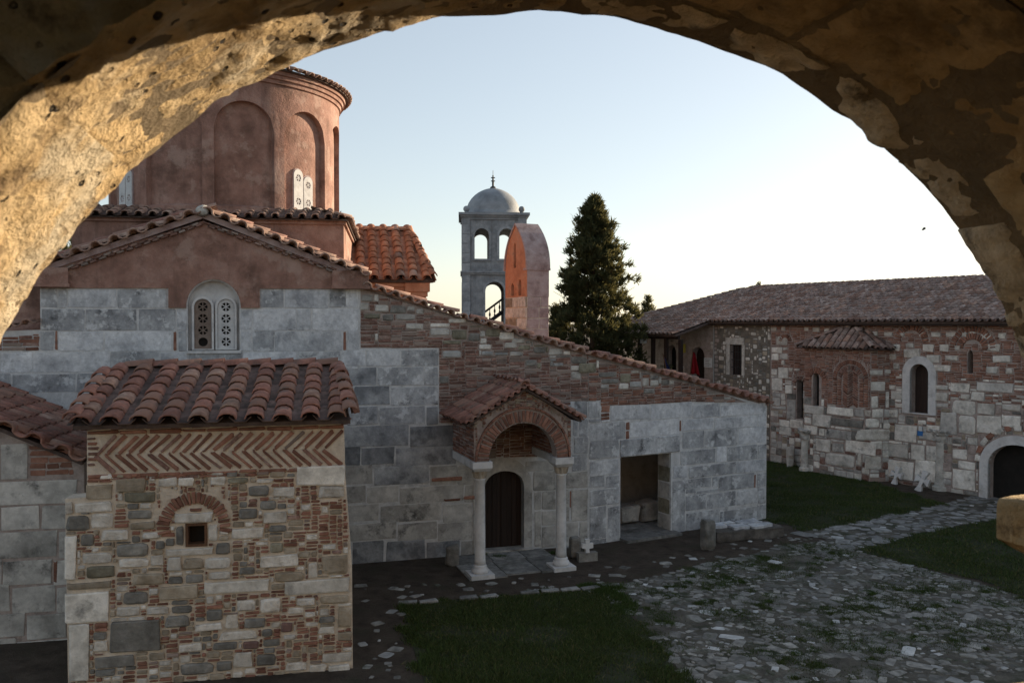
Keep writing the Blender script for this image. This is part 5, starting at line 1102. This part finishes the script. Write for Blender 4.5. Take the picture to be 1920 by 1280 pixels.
# brick arches over openings of the right wall
for px, py, r0, r1, n in ((1500, 722, .20, .36, 11), (1709, 640, .38, .62, 15), (1824, 654, .30, .52, 15), (1824, 654, .55, .74, 19), (1473, 640, .14, .30, 9)):
    cx, cy = Rh(px, py); brick_arch(ref, PR, cx, cy, r0, r1, n, brick_m if px != 1500 else brick_p)
    FRr.free &= ~(((FRr.U-cx)**2+(FRr.V-cy)**2 < (r1+.02)**2) & (FRr.V > cy) & ((FRr.U-cx)**2+(FRr.V-cy)**2 > (r0-.02)**2))
cx = (aw0+aw1)/2; cy = doorB[2][1]; R0 = (aw1-aw0)/2+.34
for i in range(13): 
    t = math.pi*(i+.5)/13
    add(ref, "arch_stone", PR.M(cx-R0*math.cos(t), cy+R0*math.sin(t), .16, R0*math.pi/13*.8, .05, math.atan2(math.sin(t), -math.cos(t))), variant('block', i % 5, .05, .2), brick_m if i % 2 else st_l, .2)
zb1 = Rh(1725, 706)[1]
def pkr(u, v):
    if v > zb1: return ('block', brick_m, random.uniform(.2, .36), random.uniform(.05, .075), "brick", random.uniform(.01, .03))
    if v > 2.9 or random.random() < .3: return ('block', random.choice((brick_p, brick_m, st_l)), random.uniform(.15, .35), random.uniform(.06, .1), "brick", .02)
    return (random.choice(('block', 'stone')), random.choice((st_l, ashlar_low, st_t, st_g, mortar_b)), random.uniform(.25, .6), random.uniform(.15, .32), "wall_stone", random.uniform(.015, .04))
FRr.run(ref, pkr, gap=.022)
def pkb(u, v):
    if v > bayp.hit(1595, 764)[1]: return ('block', brick_m if random.random() < .7 else brick_p, random.uniform(.2, .34), random.uniform(.055, .075), "brick", random.uniform(.01, .03))
    return (random.choice(('block', 'stone')), random.choice((st_l, ashlar_low, st_g, brick_p)), random.uniform(.25, .6), random.uniform(.15, .32), "wall_stone", random.uniform(.015, .04))
FBy.run(bay, pkb, gap=.02); FCa.run(cant, pkb, gap=.02)
# rubble between portico and pilaster, and the wall under the portico
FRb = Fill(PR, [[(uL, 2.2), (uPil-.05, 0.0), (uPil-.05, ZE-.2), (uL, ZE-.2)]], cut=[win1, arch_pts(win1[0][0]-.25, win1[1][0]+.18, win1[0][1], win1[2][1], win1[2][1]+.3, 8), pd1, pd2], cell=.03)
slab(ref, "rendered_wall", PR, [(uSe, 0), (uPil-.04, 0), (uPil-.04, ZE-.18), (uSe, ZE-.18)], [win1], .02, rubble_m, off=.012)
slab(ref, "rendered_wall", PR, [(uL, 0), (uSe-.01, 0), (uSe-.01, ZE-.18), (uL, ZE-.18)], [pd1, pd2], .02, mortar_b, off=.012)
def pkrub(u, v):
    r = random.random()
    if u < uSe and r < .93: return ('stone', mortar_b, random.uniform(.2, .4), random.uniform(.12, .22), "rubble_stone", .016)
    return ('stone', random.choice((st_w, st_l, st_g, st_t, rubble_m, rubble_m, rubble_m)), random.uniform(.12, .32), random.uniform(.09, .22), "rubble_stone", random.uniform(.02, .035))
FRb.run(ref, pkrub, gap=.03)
bm = bmesh.new(); tube_bm(bm, PR.P(Rh(1340, 650)[0], .2, .06), PR.P(Rh(1340, 650)[0], ZE-.1, .06), .03); bm_obj("drain_pipe", bm, pipe_m, ref)

# ================================================================== SMALL THINGS
def sign(name, label, px0, px1, py0, py1, m, lines=0, pl=PR, off=.06):
    a = pl.hit(px0, py1); b = pl.hit(px1, py0); t = thing(name, label, "sign", pl.P((a[0]+b[0])/2, a[1], off))
    bm = bmesh.new(); pbox(bm, pl, a[0], b[0], a[1], b[1], off-.02, off); bm_obj("panel", bm, m, t)
    if lines:
        bm = bmesh.new()
        for i in range(lines):
            v = b[1]-(b[1]-a[1])*(i+1)/(lines+1); w = (b[0]-a[0])*(.35 if i % 3 else .4); u = (a[0]+b[0])/2
            pbox(bm, pl, u-w, u+w*random.uniform(.4, 1), v-.012, v+.012, off+.001, off+.003)
        o = bm_obj("lettering", bm, letter_m, t)
    return t
sign("wall_sign", "white information board fixed on the rubble wall right of the portico doors", 1322, 1337, 671, 688, white_m, 5)
sign("notice_sign", "small yellow notice board on the wall between the two portico doors", 1280, 1287, 645, 661, yellow_m, 0)
sign("wall_plaque", "small blue and white plaque on the big blocks below the arched upper door", 1722, 1732, 808, 816, sky_blue, 0)
sign("paper_label", "tiny white label just above the blue plaque on the right wall", 1724, 1731, 799, 807, white_m, 0)
box_l = thing("lamp_box", "white lamp box hanging under the portico roof beside the first post", "lamp", PR.P(uL+.25, 4.9, 2.0))
bm = bmesh.new(); u_ = [uL+k*.05 for k in range(-40, 80)]; u_ = min(u_, key=lambda u: abs(proj(PR.P(u, 4.8, 2.2))[0]-1208)); pbox(bm, PR, u_-.12, u_+.12, 4.62, 4.8, 2.15, 2.3); bm_obj("lamp_housing", bm, white_m, box_l)
bm = bmesh.new(); pbox(bm, PR, u_-.02, u_+.02, 4.801, 4.98, 2.2, 2.25); bm_obj("lamp_bracket", bm, iron, box_l)
def flag(name, label, px, py0, py1, m, lean, width, n_col=None):
    base = at(px, py1, 34.6); t = thing(name, label, "flag", (base.x, base.y, 2.9))
    top = at(px+lean, py0, 34.6); bm = bmesh.new(); b0 = Vector((base.x, base.y, 2.9)); tube_bm(bm, b0, top+(top-b0).normalized()*.1, .02); bm_obj("flag_pole", bm, wood_m, t)
    bm = bmesh.new(); n = 12; g = []
    for j in range(9):
        s = j/8; c = top+(b0-top)*s*.62; row = []
        for i in range(n+1):
            q = i/n; row.append(bm.verts.new(c+Vector((q*width*(.25+.75*s), .05*math.sin(q*14)*(.4+s), -.08*q-.03*math.sin(q*9)))))
        g.append(row)
    for a, b in zip(g, g[1:]):
        for i in range(n): bm.faces.new((a[i], a[i+1], b[i+1], b[i]))
    for f in bm.faces: pass
    r = bmesh.ops.solidify(bm, geom=list(bm.faces), thickness=.006)
    bm_obj("flag_cloth", bm, m, t, smooth=True); return t
flag("red_flag", "red flag hanging from a leaning pole in front of the portico doorway", 1291, 658, 735, red_m, 8, .42)
flag("blue_flag", "dark blue flag drooping from a pole beside the left portico doorway", 1256, 668, 735, blue_m, -12, .30)
# leaning stone crosses
def stone_cross(label, px, py, s, tilt, yawx, group="carved stone crosses leaning on the right wall"):
    p = gp(px, py)+PR.out*.22; t = thing("stone_cross", label, "stone cross", p, group)
    pl = Plane((p.x, p.y), (PR.e.x+yawx, PR.e.y)); k = .19*s
    out = [(-.55, 0), (.55, 0), (.22, 1.0), (.30, 1.55), (1.05, 1.15), (1.05, 2.35), (.30, 1.95), (.24, 2.1), (.52, 3.2), (-.52, 3.2), (-.24, 2.1), (-.30, 1.95), (-1.05, 2.35), (-1.05, 1.15), (-.30, 1.55), (-.22, 1.0)]
    bm = slab_bm(pl, [(u*k, v*k) for u, v in out], [], .13*s, 0)
    bmesh.ops.bevel(bm, geom=[e for e in bm.edges if e.calc_length() > .03], offset=.008, segments=1, affect='EDGES')
    M = Matrix.Translation(p) @ Matrix.Rotation(tilt, 4, pl.out) @ Matrix.Rotation(-.22, 4, pl.e) @ Matrix.Translation(-p)
    for v in bm.verts: v.co = M @ v.co
    bm_obj("cross_body", bm, trim, t)
    return t
stone_cross("left of two pale stone crosses leaning against the big blocks of the right wall", 1682, 906, 1.0, -.12, 0)
stone_cross("right of two stone crosses, tilted over beside the standing column near the gate", 1727, 919, 1.15, -.28, .1)
def short_column(label, px, py, h, r, rock=0.0):
    p = gp(px, py)+PR.out*(.12 if px < 1600 else .42); t = thing("stone_column", label, "column", p, "old stone columns standing along the right wall")
    bm = bmesh.new(); lathe_bm(bm, p, [(r*1.5, 0), (r*1.5, .12), (r*1.15, .16), (r*1.05, .24), (r, .3), (r*.93, h-.42), (r, h-.4)], 20); bm_obj("column_shaft", bm, st_l, t, smooth=False)
    bm = bmesh.new(); lathe_bm(bm, p, [(r*.95, h-.4), (r*1.15, h-.36), (r*1.3, h-.22), (r*1.75, h-.1), (r*1.9, h-.06), (r*1.9, h)], 20)
    bmesh.ops.subdivide_edges(bm, edges=bm.edges, cuts=1, use_grid_fill=True)
    for v in bm.verts: v.co += (v.co-p-Vector((0, 0, h-.2))).normalized()*noise.noise(v.co*9)*.07
    bm_obj("column_capital", bm, ashlar_low, t); return t
short_column("weathered column with a broken capital at the left corner of the projecting bay", 1513, 882, Rh(1513, 812)[1]*0+1.55, .14)
short_column("taller column with a square capital standing between the crosses and the gate", 1777, 916, 2.0, .17)
def lump(name, label, cat, p, size, m, seed=0, parts=None, rough=.25, group=None, rotz=0.0, cuts=2):
    t = thing(name, label, cat, p, group); bm = bmesh.new(); bmesh.ops.create_cube(bm, size=1); bmesh.ops.bevel(bm, geom=list(bm.edges), offset=.12, segments=1, affect='EDGES'); bmesh.ops.subdivide_edges(bm, edges=list(bm.edges), cuts=cuts, use_grid_fill=True)
    Rz = Matrix.Rotation(rotz, 4, 'Z')
    for v in bm.verts:
        q = Vector((v.co.x*size[0], v.co.y*size[1], (v.co.z+.5)*size[2])); q += Vector((1, 1, 1))*noise.noise(q*4+Vector((seed*3.1, 0, 0)))*rough*min(size); v.co = Rz @ q+Vector(p)
    bm_obj("stone_body", bm, m, t); return t
lump("carved_fragment", "low carved stone fragment lying at the foot of the projecting bay", "stone fragment", gp(1585, 884)+PR.out*.3, (.95, .3, .22), st_l, 1, rotz=-.9)
lump("capital_fragment", "small pale stone capital standing left of the broken column", "stone fragment", gp(1489, 873)+PR.out*.25, (.26, .26, .75), st_l, 2, rough=.35)
b_ = gp(1327, 1030); t = lump("stone_stump", "upright weathered stone stump at the left end of the stone bench", "stone post", b_, (.30, .28, .72), st_g, 3, rough=.12, rotz=.4)
p0 = gp(1340, 1018); p1 = gp(1478, 1006); dv = (p1-p0); ang = math.atan2(dv.y, dv.x); mid = (p0+p1)/2+Vector((-math.sin(ang), math.cos(ang), 0))*.42
bench = thing("stone_bench", "long low bench of dark slab with pale worn stones on top at the narthex corner", "stone bench", mid)
def rbox(parent, name, c, X, sz, m, seed, z0, tilt=0):
    bm = bmesh.new(); bmesh.ops.create_cube(bm, size=1); bmesh.ops.bevel(bm, geom=list(bm.edges), offset=.05, segments=1, affect='EDGES'); bmesh.ops.subdivide_edges(bm, edges=list(bm.edges), cuts=3, use_grid_fill=True); R = Matrix.Rotation(X, 4, 'Z')
    for v in bm.verts:
        q = Vector((v.co.x*sz[0], v.co.y*sz[1], (v.co.z+.5)*sz[2])); q += Vector((1, 1, .7))*noise.noise(q*5+Vector((seed*2.3, 1, 0)))*.03; v.co = R @ q+Vector((c.x, c.y, z0))
    return bm_obj(name, bm, m, parent)
rbox(bench, "base_slab", mid, ang, (1.95, .85, .26), bench_m, 1, 0)
X_ = Vector((math.cos(ang), math.sin(ang), 0)); Y_ = Vector((-math.sin(ang), math.cos(ang), 0))
for i, (a, b, w, d) in enumerate(((-.68, .12, .42, .34), (-.22, -.14, .46, .36), (-.3, .26, .34, .26), (.30, .2, .66, .34), (.38, -.2, .62, .28))): rbox(bench, "seat_stone", mid+X_*a+Y_*b, ang+.05*i, (w, d, .07), ashlar_lt, 4+i, .26)
# fragments by the porch
p = gp(848, 1062); lump("carved_fragment", "small broken carved stone standing on the facade foot left of the porch column", "stone fragment", p+Vector((0, .12, 0)), (.30, .2, .46), st_g, 6, rough=.3, rotz=.3)
def small_cross():
    p = gp(1102, 1052); t = thing("cross_stone", "small pale cross shaped stone leaning on dark blocks right of the porch column", "stone cross", p)
    pl = Plane((p.x, p.y), (1, .3)); k = .115; out = [(-.4, 0), (.4, 0), (.35, .8), (1.2, .9), (1.2, 1.9), (.4, 1.8), (.45, 2.7), (-.5, 2.7), (-.4, 1.8), (-1.1, 1.9), (-1.2, 1.0), (-.35, .8)]
    bm_obj("cross_body", slab_bm(pl, [(u*k, v*k+.2) for u, v in out], [], .09, 0), trim, t)
    bm = bmesh.new(); pbox(bm, pl, -.22, .24, -.02, .20, -.14, .02); bm_obj("cross_foot", bm, st_g, t)
small_cross()
lump("carved_fragment", "dark squared stone block beside the small cross stone at the facade foot", "stone fragment", gp(1078, 1046), (.24, .2, .5), st_g, 7, rough=.1, rotz=.3)
# flying bird
bp_ = at(1732, 430, 30); bird = thing("bird", "small dark bird flying in the pale sky under the right side of the arch", "bird", bp_)
bm = bmesh.new(); L_ = []
lathe_bm(bm, Vector((0, 0, 0)), [(.004, -.10), (.018, -.07), (.028, 0), (.022, .05), (.012, .08), (.003, .10)], 8)
for v in bm.verts: v.co = Matrix.Rotation(R_(65), 4, 'Y') @ v.co
for s in (-1, 1):
    w_ = [bm.verts.new(q) for q in ((.03, 0, .015), (-.03, 0, .015), (-.07, s*.12, .06), (-.02, s*.20, .05), (.02, s*.11, .06))]; bm.faces.new(w_)
for v in bm.verts: v.co += bp_
bm_obj("bird_body", bm, iron, bird)

# ================================================================== TREES
def conifer(name, label, base, h, r, tufts, leaf, seed, lean=0, ztop=1.0, cat="tree", group=None, double=False, z0f=.0, spread=.19):
    rd = np.random.default_rng(seed); t = thing(name, label, cat, base, group); b = Vector(base)
    bm = bmesh.new(); tube_bm(bm, b, b+Vector((0, 0, h*.55)), r*.10, r*.05, 10); tube_bm(bm, b+Vector((0, 0, h*.55)), b+Vector((0, 0, h*.97)), r*.05, .015, 8)
    n_l = 46; tips = []
    for i in range(n_l):
        f = .08+.85*i/n_l; a = i*2.4; R = r*math.sin(min(1, (1-f)*1.25+.02)*math.pi/2)*.8
        p = b+Vector((0, 0, h*f)); q = p+Vector((math.cos(a)*R, math.sin(a)*R, R*.55)); tube_bm(bm, p, q, .035*(1-f)+.008, .006, 5)
    bm_obj("trunk", bm, bark, t)
    C_ = []
    for i in range(tufts):
        f = z0f+(1-z0f)*rd.random()**1.25; prof = (1-f)**.68*(.92+.08*math.sin(f*17+1)); a = rd.random()*6.283
        lob = 1+.42*noise.noise(Vector((math.cos(a)*1.8, math.sin(a)*1.8, f*7+seed)))+.85*noise.noise(Vector((math.cos(a)*4, math.sin(a)*4, f*17+seed)))
        k = rd.random()**.4; R = r*prof*lob*k
        x, y, z = math.cos(a)*R, math.sin(a)*R, h*f
        if double and f > .955 and math.cos(a) < 0: continue
        if double and f > .9: x += (-.14 if math.cos(a) < 0 else .08)*r*min(1, (f-.9)*14)
        C_.append((x, y, z, a, k))
    C_ = np.array(C_); N = leaf; per = np.repeat(np.arange(len(C_)), N); n = len(per); c = C_[per]
    sz = spread*(.6+.8*rd.random(n)); dirs = np.c_[np.cos(c[:, 3])*.7, np.sin(c[:, 3])*.7, np.full(n, .75)]+rd.normal(0, .55, (n, 3)); dirs /= np.linalg.norm(dirs, axis=1)[:, None]
    s0 = c[:, :3]+rd.normal(0, spread*.42, (n, 3)); tip = s0+dirs*sz[:, None]; side = np.cross(dirs, rd.normal(0, 1, (n, 3))); side /= np.linalg.norm(side, axis=1)[:, None]
    wd = (sz*.22)[:, None]; V = np.stack([s0-side*wd*.5, s0+side*wd, tip], 1).reshape(-1, 3)
    me = bpy.data.meshes.new("crown"); me.from_pydata(V.tolist(), [], np.arange(n*3).reshape(-1, 3).tolist()); me.materials.append(leaf_m); me.update()
    o = bpy.data.objects.new("crown", me); C.objects.link(o); o.parent = t; return t
conifer("conifer_tree", "tall dark green conifer with a ragged pointed crown between the belfry and the refectory", (3.45, 36, 0), 10.7, 2.85, 1800, 46, 3)
q = at(1060, 600, 37); conifer("conifer_tree", "low dark bushy conifer at the left foot of the tall conifer", (q.x-.35, 37.5, 0), 6.1, 1.1, 420, 36, 5)
q = at(1225, 545, 50); conifer("distant_tree", "top of a distant tree showing above the left end of the refectory roof", (q.x, 52, 0), q.z-.35, 1.8, 330, 22, 8, spread=.2)
q = at(1458, 529, 52); conifer("distant_tree", "tiny tree top poking above the middle of the refectory ridge", (q.x, 56, 0), q.z+.15, .6, 200, 22, 9, spread=.15)
q = at(176, 372, 34); conifer("distant_tree", "dark tree glimpsed at the left edge of the drum below the arch", (q.x-1.2, 34, 0), 12.5, 2.6, 500, 26, 10, spread=.25)
for i, (x, y, h, r) in enumerate(((29.5, 35.3, 19, 4.4), (31.0, 39.6, 25.0, 6.0), (35.0, 42.5, 20, 4.0))):  # unseen trees added to keep the low sun off the chapel roof
    conifer("conifer_tree", ("broad conifer beyond the refectory, nearest of the three outside the view", "middle one of three broad conifers beyond the refectory, outside the view", "farthest of three broad conifers beyond the refectory, outside the view")[i], (x, y, 0), h, r, 1100, 30, 20+i, spread=.5)

# ================================================================== THE ARCH WE LOOK THROUGH
YW = R_(13); ra = Vector((math.cos(YW), math.sin(YW), 0)); aa = Vector((-math.sin(YW), math.cos(YW), 0)); CAM = Vector((0, 0, CAMZ))
DF = 1.75; DN = DF/1.50; CL = .305*DF; CH = -.328*DF; RA = .698*DF
def LP(l, h, d): return CAM+ra*l+aa*d+Vector((0, 0, h))
logg = thing("stone_arch", "rough golden stone arch framing the whole view, close to the camera", "arch", LP(CL, -CAMZ, (DF+DN)/2))
def fbm(p, o=4):
    s = 0; a = 1
    for i in range(o): s += noise.noise(p)*a; p = p*2.1; a *= .5
    return s
def voussoir(t0, t1, dA, dB, m, seed, push=0.0, rough=.008, soft=.022, seam=1.0):
    nt = max(6, int((t1-t0)*RA/.014)); nd = max(4, int(abs(dA-dB)/.016)); bm = bmesh.new(); g = []
    for i in range(nt+1):
        row = []
        for j in range(nd+1):
            s = i/nt; q = j/nd; t = t0+(t1-t0)*s; d = dA+(dB-dA)*q
            ed = min(s*(t1-t0)*RA+(1-seam), (1-s)*(t1-t0)*RA+(1-seam), q*abs(dA-dB)+.0, (1-q)*abs(dA-dB)); rd = soft*math.exp(-ed/.011)
            w = Vector((math.cos(t)*RA*3, math.sin(t)*RA*3, d*3+seed*1.7))
            n = fbm(w*1.2)*rough + fbm(w*5.2, 3)*rough*.5 + (fbm(Vector((w.x*9, w.y*9, w.z*4)), 2)*.006) + max(0, .09-abs(noise.noise(Vector((w.x*2.2, w.y*2.2, w.z*5)))))*.09
            pit = noise.noise(Vector((w.x*6, w.y*6, w.z*9))+Vector((5, 5, 5))); n += max(0, pit-.36)*.035*(.3 if t < 1.5 else 1)*(1 if noise.noise(w*.9) > -.1 else 0)
            r = RA+push+rd+n+.026*math.exp(-((t-.5)/.45)**2); d2 = d+fbm(w*2.3+Vector((9, 0, 0)), 3)*.010
            row.append(bm.verts.new(LP(CL+r*math.cos(t), CH+r*math.sin(t), d2)))
        g.append(row)
    for i in range(nt):
        for j in range(nd): bm.faces.new((g[i][j], g[i+1][j], g[i+1][j+1], g[i][j+1]))
    bd = [g[i][0] for i in range(nt+1)]+[g[nt][j] for j in range(1, nd+1)]+[g[i][nd] for i in range(nt-1, -1, -1)]+[g[0][j] for j in range(nd-1, 0, -1)]
    cen = LP(CL, CH, 0); o = []; bd = [bm.verts.new(v.co.copy()) for v in bd]
    for v in bd:
        p = v.co-CAM; l = p.dot(ra)-CL; h = p.z-CH; d = p.dot(aa); k = (RA+.33)/math.hypot(l, h); o.append(bm.verts.new(LP(CL+l*k, CH+h*k, d)))
    for i in range(len(bd)): j = (i+1) % len(bd); bm.faces.new((bd[i], bd[j], o[j], o[i]))
    return bm_obj("voussoir", bm, m, logg, smooth=True)
DM = DF-.15
ts = [0, .20, .46, .70, .88, 1.12, 1.32, 1.60, 1.84, 2.10, 2.36, 2.62, 2.90, math.pi]
for i in range(len(ts)-1):
    left = ts[i] > 1.5
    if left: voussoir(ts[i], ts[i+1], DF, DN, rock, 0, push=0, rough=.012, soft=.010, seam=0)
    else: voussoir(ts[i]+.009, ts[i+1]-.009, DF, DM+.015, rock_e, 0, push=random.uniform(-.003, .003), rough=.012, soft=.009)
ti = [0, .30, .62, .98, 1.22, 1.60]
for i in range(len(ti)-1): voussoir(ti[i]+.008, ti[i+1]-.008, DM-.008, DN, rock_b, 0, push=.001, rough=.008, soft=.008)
bm = bmesh.new(); n = 160; g = []
for i in range(n+1):
    t = math.pi*i/n; rm = lambda d: RA+.006+.026*math.exp(-((t-.5)/.45)**2)+fbm(Vector((t*9, d*8, 0)), 3)*.009
    g.append([bm.verts.new(LP(CL+rm(d)*math.cos(t), CH+rm(d)*math.sin(t), d)) for d in (DF-.003, DM+.03, DM, DM-.05, DN+.2, DN+.01)])
for i in range(n):
    for j in range(5): bm.faces.new((g[i][j], g[i+1][j], g[i+1][j+1], g[i][j+1]))
bm_obj("joint_mortar", bm, rock_m, logg, smooth=True)
PW = Plane(((aa*(DF-.02)).x, (aa*(DF-.02)).y), (-ra.x, -ra.y))
hole = [(-(CL+(RA+.05)), CAMZ-.9), (-(CL-(RA+.05)), CAMZ-.9)]
arc = [(-(CL+(RA+.07)*math.cos(math.pi*i/40)), CAMZ+CH+(RA+.07)*math.sin(math.pi*i/40)) for i in range(41)]
hole = [(arc[-1][0], CAMZ-.9)] + arc[::-1] + [(arc[0][0], CAMZ-.9)]
slab(logg, "arch_wall", PW, [(-9, 0), (4.5, 0), (4.5, 8.6), (-9, 8.6)], [hole], DF-DN-.04, loggia_m)
for sgn, l0, l1 in ((-1, CL-RA-.30, CL-RA+.110), (1, CL+RA-.122, CL+RA+.30)):
    bm = bmesh.new(); bmesh.ops.create_cube(bm, size=1); bmesh.ops.subdivide_edges(bm, edges=list(bm.edges), cuts=9, use_grid_fill=True)
    for v in bm.verts:
        q = v.co.copy(); l = (l0+l1)/2+q.x*(l1-l0); h = (-.515 if sgn > 0 else -.575)+q.z*.18; d = (DF+DN)/2+q.y*(DF-DN+.04); tip = max(0, (-sgn*q.x)*2-.3)
        if q.z < 0: h += tip*.10*(-q.z*2)
        rr = max(0, abs(q.x*2)**8+abs(q.z*2)**8-1)*.006
        nn_ = fbm(Vector((l*4, h*4, d*4+sgn)), 3)*.014
        v.co = LP(l+(sgn*rr+nn_), h-nn_*.5-math.copysign(rr, q.z), d+nn_)
    bm_obj("impost", bm, rock, logg, smooth=True)
for sgn, l0, l1 in ((-1, CL-RA-.3, CL-RA), (1, CL+RA, CL+RA+.3)):
    for k in range(2):
        bm = bmesh.new(); box_bm(bm, LP(l0, -.87+k*.135, DN), ra*(l1-l0), aa*(DF-DN+.002), Vector((0, 0, .13))); bm_obj("pier_stone", bm, rock, logg)
bm = bmesh.new(); box_bm(bm, LP(CL-RA-.3, -1.03, DN-.05), ra*(2*RA+.6), aa*(DF-DN+.1), Vector((0, 0, .127))); bmesh.ops.bevel(bm, geom=list(bm.edges), offset=.015, segments=2, affect='EDGES'); bm_obj("window_sill", bm, rock, logg)
for nm, l0, h0, d0_, sx, sd, sz in (("loggia_floor", -4.2, -1.75, -3.2, 13, 3.2+DN-.01, .15), ("loggia_ceiling", -4.2, 2.6, -3.2, 13, 3.2+DN-.01, .3), ("back_wall", -4.2, -5.5, -3.5, 13, .29, 5.2), ("back_lintel", -4.2, .9, -3.5, 13, .29, 2.2), ("end_wall", -4.5, -5.5, -3.2, .29, 3.2+DN-.01, 8.6), ("end_wall", 8.7, -5.5, -3.2, .29, 3.2+DN-.01, 8.6)):
    bm = bmesh.new(); box_bm(bm, LP(l0, h0, d0_), ra*sx, aa*sd, Vector((0, 0, sz))); bm_obj(nm, bm, loggia_m, logg)  # unseen back left open below its lintel to let fill light in
flush()
print("objects", len(bpy.data.objects))
